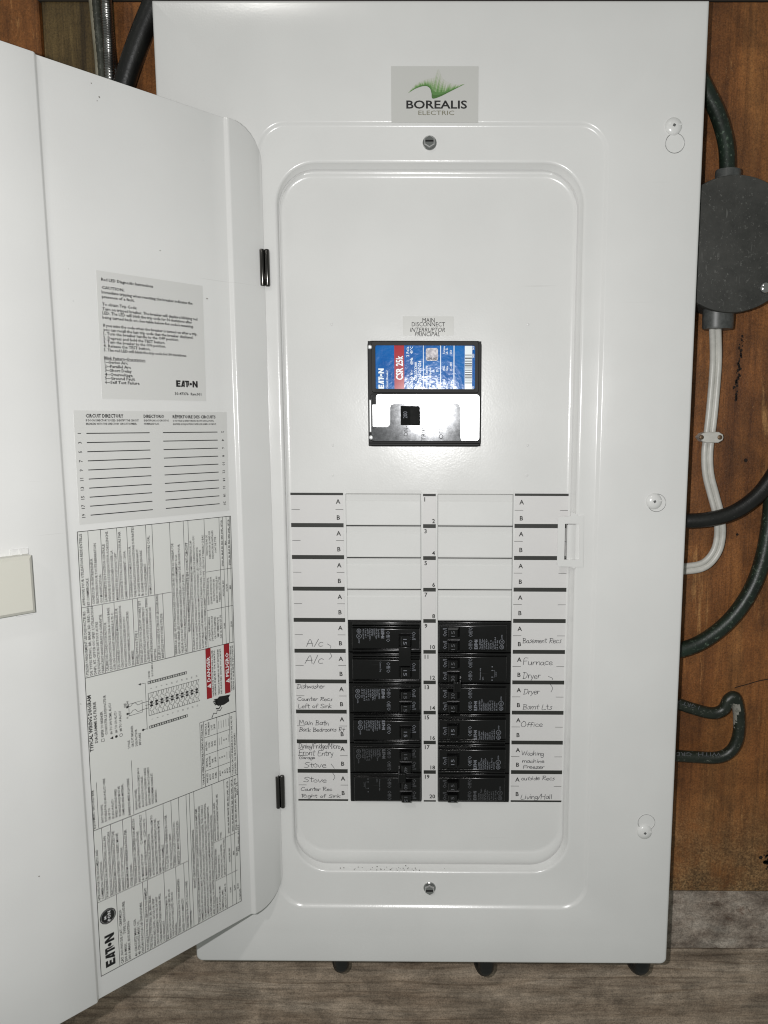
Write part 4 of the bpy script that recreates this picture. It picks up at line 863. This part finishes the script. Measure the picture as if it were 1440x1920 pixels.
breaker('double', ['15', '15'], 'double black breaker with joined handles beside the two handwritten A/c rows', XL, zk(5), False)
breaker('tandem', ['15', '15'], 'black twin breaker beside the handwritten Dishwasher and Left of Sink rows', XL, zk(6.5), False)
breaker('single', ['15'], 'single black breaker beside the handwritten Main Bath and Back Bedrooms rows', XL, zk(7.5), False)
breaker('quad', ['15', '40', '40', '15'], 'four-handle black breaker marked 40 beside the Stove rows, bottom of the left column', XL, zk(9), False, 2)
breaker('tandem', ['15', '15'], 'black twin breaker beside the handwritten Basement Recs row', XR, zk(4.5), True)
breaker('quad', ['15', '30', '30', '15'], 'four-handle black breaker marked 30 beside the handwritten Furnace and Dryer rows', XR, zk(6), True)
breaker('single', ['15'], 'single black breaker beside the handwritten Office row', XR, zk(7.5), True)
breaker('single', ['15'], 'single black breaker beside the handwritten Washing machine and Freezer rows', XR, zk(8.5), True)
breaker('tandem', ['15', '15'], 'black twin breaker beside the Living/Hall row, bottom of the right column', XR, zk(9.5), True, 2)

# ================================================================== MAIN BREAKER
mroot = empty('main_breaker', 'main 200 amp breaker with blue rating label and shiny steel plate around its toggle', 'circuit breaker', None, ((mx0+mx1)/2, YF+.005, (mz0+mz1)/2))
MI = Matrix.Translation((-(mx0+mx1)/2, -(YF+.005), -(mz0+mz1)/2))
def Mp(name, mb_, mats, **k):
    o = mb_.build(name, mats, None, **k); o.parent = mroot; o.matrix_parent_inverse = MI; return o
YM = .0062
def mz(a, b, y=YM): return at(660+a/5.333, 560+b/5.333, y)
def mrect(a0, a1, b0, b1, r, y=YM):
    x0, z1 = mz(a0, b0, y); x1, z0 = mz(a1, b1, y); return rrect(x0, x1, z0, z1, r, 5)
mb = MB(); mb.box(mx0+.0002, mx1-.0002, YM+.0014, YM+.02, mz0+.0002, mz1-.0002, 0, .0006)
def frame(a0, a1, b0, b1, t):
    x0, z1 = mz(a0, b0); x1, z0 = mz(a1, b1); o = rrect(x0, x1, z0, z1, .002, 4); i = rrect(x0+t, x1-t, z0+t, z1-t, .0014, 4)
    mb.loft([loop3(o, YM+.0016), loop3(rrect(x0+.0004, x1-.0004, z0+.0004, z1-.0004, .0018, 4), YM+.0002), loop3(i, YM+.0004), loop3(i, YM+.0014)])
frame(190, 1268, 425, 945, .0030); frame(180, 1270, 948, 1435, .0018)
x0, z1 = mz(165, 1440); x1, z0 = mz(1275, 1474); mb.box(x0, x1, YM, YM+.002, z0, z1, 0, .0006)
Mp('case', mb, BLACKM)
# rivets and side tab
for a, b in ((160, 483), (172, 1388)):
    mb = MB(); x, z = mz(a, b, YM-.0005); x += .0014; mb.disc_stack(x, z, [(.0016, YM+.0015), (.0016, YM-.0002), (.0013, YM-.0005), (.0007, YM-.0006), (.0006, YM-.0001)], 16); Mp('rivet', mb, SILVER, smooth=40)
mb = MB(); x, z = mz(172, 1010); x2, z2 = mz(196, 1335); mb.box(x, x2, YM-.0004, YM+.002, z2, z, 0, .0006); Mp('side_tab', mb, SILVER)
# blue label
mb = MB(); yl = YM+.0009; mb.prism(mrect(232, 1245, 460, 935, .0018), yl, yl+.0005, 0)
FM = lambda y: (lambda u, v: (-v, y, u))                          # u = up, v = -x : letters read upwards
def FMr(y): return lambda u, v: (v, y, u)
def mt(s_, a_base, b0, b1, h, mi=2, bo=.01, res=1):               # baseline at x=a_base, from lower b0 up to b1
    xb, zb_ = mz(a_base, b0, yl); _, zt_ = mz(a_base, b1, yl)
    text(mb, s_, lambda u, v: (-v, yl-.0002, u), zb_, -xb, h, zt_-zb_, mi, res=res, bold=bo)
def mr(a0, a1, b0, b1, mi, y=yl-.00012):
    x0, z1 = mz(a0, b0, yl); x1, z0 = mz(a1, b1, yl); rect(mb, FL(y), x0, x1, z0, z1, mi)
mr(422, 524, 462, 933, 1)
for a in (713, 886, 1019): mr(a-3, a+4, 462, 933, 2)
xb, zb_ = mz(320, 900, yl); _, zt_ = mz(320, 698, yl)
logo(mb, lambda u, v: (-v, yl-.0002, u), zb_, -xb, .0042, zt_-zb_, 2)
mt('Circuit Breaker', 362, 900, 715, .0017); mt('CSR 25k', 508, 812, 570, .0050, 2, .03, 2)
mt('2 Pole', 571, 580, 480, .0021, 2, .02); mt('200 A', 573, 908, 825, .0020, 2, .02); mt('120/240 V~', 610, 908, 715, .0020, 2, .02); mt('60Hz', 608, 660, 590, .0020, 2, .02); mt('40°C', 608, 552, 480, .0020, 2, .02)
mt('Cat.  CSRLD2200', 652, 908, 635, .0021, 2, .02); mt('Style 7803C07G54', 692, 908, 622, .0021, 2, .02)
for a, b0, b1, s_ in ((755, 905, 670, 'Interrupting Capacity'), (790, 905, 690, 'RMS Sym. Amperes'), (825, 905, 865, '65'), (825, 735, 708, 'kA'), (862, 905, 790, '120/240V~'), (862, 735, 708, '25'),
                     (928, 905, 805, 'Terminal'), (960, 905, 850, 'Wire'), (1000, 905, 835, 'CU/AL'), (930, 720, 670, 'Wire'), (960, 720, 675, 'Size'), (1000, 720, 635, '2 - 300'), (930, 555, 475, 'Torque'), (958, 555, 490, 'Lb. In.'), (1000, 555, 515, '250'), (1218, 905, 872, '1997'), (1222, 590, 552, '1653'), (1222, 512, 475, '165')): mt(s_, a, b0, b1, .0016, 2, .02)
mr(1128, 1200, 472, 906, 2)
random.seed(3); b = 560
while b < 850:
    h_ = random.choice([3, 3, 5, 8]); mr(1129, 1199, b, b+h_, 3, yl-.00025); b += h_+random.choice([4, 6, 9, 14])
x, z = mz(738, 493); x2, z2 = mz(860, 622); mb.prism(rrect(x, x2, z2, z, .0015, 4), yl-.0003, yl, 4)
xb, zb_ = mz(748, 606); text(mb, 'GENUINE', FL(yl-.0005), x+.0008, z2+.0007, .0018, x2-x-.0016, 3, bold=.02)
Mp('rating_label', mb, [BLUE, CRIMSON, CYANW, INK, HOLO])
# steel toggle plates
mb = MB(); ys = YM+.0002
mb.prism(mrect(240, 1272, 956, 1420, .0022), ys, ys+.0012); mb.prism(mrect(197, 262, 1060, 1278, .0008), ys+.0002, ys+.0012)
Mp('bright_plate', mb, SILVER)
pl = [(197, 1283), (345, 1283), (370, 1272), (380, 1245), (380, 1090), (392, 1062), (420, 1052), (470, 1052), (480, 1044), (500, 1052), (880, 1052), (900, 1066), (925, 1066), (930, 1046), (1048, 1048), (1070, 1060), (1080, 1085), (1086, 1392), (1092, 1412), (1100, 1422), (225, 1422), (205, 1412), (197, 1395)]
mb = MB(); mb.prism([mz(*p) for p in pl], ys-.0005, ys+.0002)
def mt2(s_, a_base, b0, b1, h, mi=1, bo=0., y=ys-.0007, res=2):
    xb, zb_ = mz(a_base, b0, y); _, zt_ = mz(a_base, b1, y)
    text(mb, s_, lambda u, v: (-v, y, u), zb_, -xb, h, zt_-zb_, mi, res=res, bold=bo)
mt2('ON-', 558, 1376, 1272, .0031); mt2('TRIP-', 735, 1420, 1275, .0031); mt2('OFF-', 912, 1403, 1272, .0033)
Mp('face_plate', mb, [BRUSH, INK])
mb = MB(); mt2('-›', 1188, 1385, 1345, .003, 0); Mp('arrow_mark', mb, nmat('grey_mark', g(.3), .5))
mb = MB(); x, z = mz(488, 1072, 0); x2, z2 = mz(676, 1264, 0); yq = -.0035
def qs(y, d, e=0): return [(x+d+e, y, z2+d), (x2-d, y, z2+d), (x2-d, y, z-d), (x+d+e, y, z-d)]
mb.loft([qs(ys+.002, 0), qs(yq+.0016, .0001)], 0)
xm = x+(x2-x)*.52
mb.add([(x, yq+.0016, z2), (xm, yq-.0002, z2+.0006), (xm, yq-.0002, z-.0006), (x, yq+.0016, z), (x2, yq+.0016, z2), (x2-.0006, yq+.0010, z2+.0006), (x2-.0006, yq+.0010, z-.0006), (x2, yq+.0016, z)],
       [(0, 1, 2, 3), (1, 5, 6, 2), (5, 4, 7, 6), (0, 4, 5, 1), (3, 2, 6, 7)], 0)
xb, zb_ = mz(552, 1196, yq); _, zt_ = mz(552, 1128, yq); text(mb, '200', lambda u, v: (-v, yq+.0014-.0018*min(1, (-v-x)/(xm-x))-.00025, u), zb_, -xb, .0030, zt_-zb_, 1, res=2, bold=.01)
Mp('toggle', mb, [BLACK, PRINT])

# ================================================================== CABLES AND FITTINGS
def cable(name, pts, dia, mat, label, cat='cable', y=None, rib=None, n=16, group=None, extra=None):
    path = smoothpath([(*[(at(a, b, yy)[0]), yy, at(a, b, yy)[1]],) for a, b, yy in pts], 14)
    mb = MB(); mb.tube(path, dia/2, n, rib=rib)
    o = mb.build(name, mat if isinstance(mat, list) else [mat], None, smooth=60); tag(o, label, cat, group)
    return o, path
# junction box
jx, jz = at(1376, 458, .008); jr = at(1376+125, 458, .008)[0]-jx
jb = empty('junction_box', 'round dusty grey junction box on the plywood, partly behind the panel edge', 'junction box', None, (jx, YW, jz))
JI = Matrix.Translation((-jx, -YW, -jz))
def J(name, mb_, mats, **k): o = mb_.build(name, mats, None, **k); o.parent = jb; o.matrix_parent_inverse = JI; return o
mb = MB(); mb.disc_stack(jx, jz, [(jr*.985, YW), (jr*.985, .0125), (jr, .0122), (jr*1.0, .0092), (jr*.992, .0083), (jr*.975, .0080)], 72); J('cover_disc', mb, DUSTY, smooth=35)
mb = MB()
for a, b in ((1436, 539),):
    x, z = at(a, b, .006); mb = MB(); mb.disc_stack(x, z, [(.0042, .0081), (.0042, .0066), (.0034, .0056), (.0015, .0052)], 16); J('screw', mb, CHROME, smooth=40)

def hub(cx0, cx1, cy0, cy1, flare):
    x0, z1 = at(cx0, cy0, .018); x1, z0 = at(cx1, cy1, .018); mb = MB(); xc, r = (x0+x1)/2, (x1-x0)/2; n_ = 26
    zs = [z0, z0+.0012, z0+.0014, z1-.0015, z1+.012] if not flare else [z1, z1-.0012, z1-.0014, z0+.0015, z0-.012]
    rs = [r*.97, r, r*.99, r*.99, r*.99]
    if flare: zs = [z0, z0+.0015, z1+.010]; rs = [r*.92, r*.96, r]
    else: zs = [z1, z1-.0015, z0-.012]; rs = [r*.96, r, r]
    mb.loft([[(xc+q*math.cos(2*math.pi*k/n_), .020+q*.82*math.sin(2*math.pi*k/n_), z) for k in range(n_)] for q, z in zip(rs, zs)], 0, True, False)
    return mb
J('hub', hub(1343, 1390, 318, 345, False), GREYPVC, smooth=40); J('hub', hub(1319, 1377, 578, 617, True), GREYPVC, smooth=40)

cable('green_cable', [(1262, 60, .027), (1300, 120, .025), (1322, 165, .022), (1346, 215, .021), (1361, 270, .020), (1364, 322, .020), (1364, 345, .020)], .0118, GREENJ, 'glossy dark green cable curving down into the top of the round grey box')
# flat white cable: twin lobes
wp = [(1341, 600, .020), (1341, 617, .022), (1342, 680, .030), (1336, 760, .0315), (1330, 815, .0315), (1326, 850, .0315), (1328, 890, .0315), (1338, 930, .031), (1347, 965, .0300), (1350, 1000, .0300), (1343, 1033, .0300), (1322, 1058, .0300), (1290, 1066, .0300), (1240, 1066, .030)]
path = smoothpath([(at(a, b, y)[0], y, at(a, b, y)[1]) for a, b, y in wp], 12)
mb = MB()
offs = []
for i, p in enumerate(path):
    d = (path[min(i+1, len(path)-1)]-path[max(i-1, 0)]).normalized(); offs.append(d.cross(Vector((0, -1, 0))).normalized())
for sg in (-1, 1): mb.tube([p+o_*sg*.00235 for p, o_ in zip(path, offs)], .00245, 12)
mb.tube([p+Vector((0, .0004, 0)) for p in path], .0016, 10)
tag(mb.build('white_cable', WHITEPVC, None, smooth=60), 'flat white twin cable running from the round box down and behind the panel', 'cable')
# clamp
cl = empty('cable_clamp', 'white plastic clamp with two dark screws holding the flat white cable', 'cable clamp', None, (*[at(1332, 820, YW)[0]], YW, at(1332, 820, YW)[1]))
cx, cz = at(1332.5, 820, .027)
mb = MB(); w2 = (at(1355, 820, .027)[0]-at(1309, 820, .027)[0])/2; h2 = .0043
out = [(cx-w2, cz), (cx-w2+.0028, cz+h2*.75), (cx-w2+.006, cz+h2), (cx+w2-.004, cz+h2), (cx+w2-.0005, cz+h2*.5), (cx+w2, cz), (cx+w2-.0005, cz-h2*.5), (cx+w2-.004, cz-h2), (cx-w2+.006, cz-h2), (cx-w2+.0028, cz-h2*.75)]
ins = [(cx+(a-cx)*.94, cz+(b-cz)*.88) for a, b in out]
mb.loft([loop3(out, YW), loop3(out, .0258), loop3(ins, .0252)], 0, False, True)
o = mb.build('clamp_body', WHITEPVC, None, smooth=30); o.parent = cl; o.matrix_parent_inverse = Matrix.Translation((-cl.location[0], -cl.location[1], -cl.location[2]))
for a in (1315.5, 1350):
    x, z = at(a, 820, .0248); mb = MB(); mb.disc_stack(x, z, [(.0019, .0253), (.0018, .0246), (.0011, .0242)], 14)
    o = mb.build('screw', [nmat('dull_brass', (.16, .11, .07), .5, .7), DARK], None, smooth=40); o.parent = cl; o.matrix_parent_inverse = Matrix.Translation((-cl.location[0], -cl.location[1], -cl.location[2]))
cable('black_cable', [(1215, 980, .022), (1270, 977, .020), (1320, 975, .0185), (1370, 963, .0185), (1410, 938, .019), (1440, 905, .020), (1480, 840, .022)], .0121, BLACKJ, 'thick black cable crossing in front of the flat white cable at the right')
cable('green_cable', [(1210, 1232, .024), (1272, 1220, .025), (1320, 1201, .026), (1368, 1163, .027), (1405, 1112, .028), (1428, 1055, .028), (1442, 985, .028), (1450, 900, .028)], .0128, GREENJ, 'dark green cable sweeping in a wide arc below the thick black cable')
o, pth = cable('green_cable', [(1225, 1312, .026), (1265, 1318, .026), (1300, 1329, .025), (1335, 1337, .025), (1356, 1330, .0245), (1366, 1312, .0240), (1377, 1307, .024), (1383, 1322, .0245), (1386, 1352, .025), (1383, 1384, .025), (1370, 1408, .025), (1345, 1420, .025), (1300, 1419, .026), (1225, 1414, .026)], .0098, [WORNJ, PALEW], 'worn green cable doubled back in a hairpin loop with a flaking white inside', n=16)
me = o.data; n_ = 16
L_ = len(pth)
for pi, p in enumerate(me.polygons):
    ri, kk = pi//n_, pi % n_
    c_ = p.center; a = at(1371, 1345, .02); 
    if L_*.40 < ri < L_*.68 and kk in (0, 1, 2, 15, 14) and random.random() < .85: pass
for p in me.polygons:                                            # flaked coat on the inner side of the bend
    c_ = p.center; xx, zz = c_.x, c_.z; x_in = at(1380, 1350, .025)[0]; zt_ = at(1370, 1316, .025)[1]; zb_ = at(1375, 1392, .025)[1]
    tt = (zz-zb_)/(zt_-zb_)
    if 0 < tt < 1 and x_in-.0058 < xx < x_in-.0044+.0062*tt+random.uniform(-.0012, .0008) and c_.y < .0265: p.material_index = 1
# faint factory lettering on that cable
mb = MB(); 
def along(s_, a0, b0, a1, b1, h, flip=False):
    x0, z0 = at(a0, b0, .020); x1, z1 = at(a1, b1, .020); L = math.hypot(x1-x0, z1-z0); ux, uz = (x1-x0)/L, (z1-z0)/L
    text(mb, s_, lambda u, v: (x0+ux*u-uz*v, .0198+.6*abs(v-h/2)**1.6*0, z0+uz*u+ux*v), 0, 0, h, L, 0, res=1)
along('WITH  GRD', 1352, 1411, 1264, 1410, .0034); o2 = mb.build('jacket_lettering', PRINT2, o)
mb = MB(); along('I GRT X', 1312, 1324, 1268, 1311, .0030); o2 = mb.build('jacket_lettering', PRINT2, o)

# upper left: stud cables
Yc = .027
cable('beige_cable', [(168, -60, Yc+.004), (173, 0, Yc+.004), (180, 70, Yc+.004), (186, 140, Yc+.004), (190, 250, Yc+.004)], .0052, BEIGEJ, 'thin old beige cable at the top left, leftmost of three running down side by side')
cable('braided_cable', [(178, -60, Yc), (181, 0, Yc), (186, 60, Yc), (193, 140, Yc), (200, 260, Yc)], .0064, jacket('braid', (.03, .032, .025), (.075, .08, .062), (.2, .2, .17), .55), 'dark grey-green braided cable between the beige and steel cables', rib=lambda i: 1+.05*math.sin(i*2.4))
path = smoothpath([(at(a, b, Yc-.004)[0], Yc-.004, at(a, b, Yc-.004)[1]) for a, b in ((198, -60), (199, 0), (203, 70), (206, 145), (214, 250))], 60)
mb = MB(); mb.tube(path, .0037, 16, rib=lambda i: 1+.10*math.sin(i*1.6)); tag(mb.build('armored_cable', ARMOR, None, smooth=70), 'shiny ribbed steel armored cable, rightmost of three at the top left', 'cable')
path = smoothpath([(at(a, b, Yc)[0], Yc, at(a, b, Yc)[1]) for a, b in ((206, 60), (211, 110), (216, 150), (222, 250))], 50)
mb = MB(); mb.tube(path, .0028, 14, rib=lambda i: 1+.12*math.sin(i*1.6)); tag(mb.build('armored_cable', ARMOR, None, smooth=70), 'short piece of ribbed steel cable beside the larger armored cable above the door', 'cable')
cable('green_cable', [(340, -110, .018), (300, -20, .018), (266, 60, .019), (238, 140, .021), (215, 230, .024)], .0150, BLACKJ, 'thick black-green cable slanting down between the door and panel at the top left')
# cable bends peeping out below the panel
for a, w_, d_, lb in ((637, 17, 1823.5, 'dark cable bend poking out under the panel, nearest the open door'), (905, 18, 1830, 'dark cable bend poking out under the middle of the panel'), (1193, 19, 1828, 'wide dark cable bend poking out under the right corner of the panel')):
    x, zb_ = at(a, d_-2, .020); r = w_/2200
    pts = [(x-.002, .0325-.0, zb_+.06), (x-.002, .031, zb_+r+.008), (x-.0015, .028, zb_+r+.0015), (x+.000, .0225, zb_+r*1.0), (x+.002, .017, zb_+r+.0015), (x+.003, .0145, zb_+r+.010), (x+.003, .0145, zb_+.06)]
    mb = MB(); mb.tube(smoothpath(pts, 10), r*.85, 18, rib=lambda i: 1+.02*math.sin(i*2.1)); tag(mb.build('cable_bend', BLACKJ, None, smooth=60), lb, 'cable', 'cable bends below the panel')
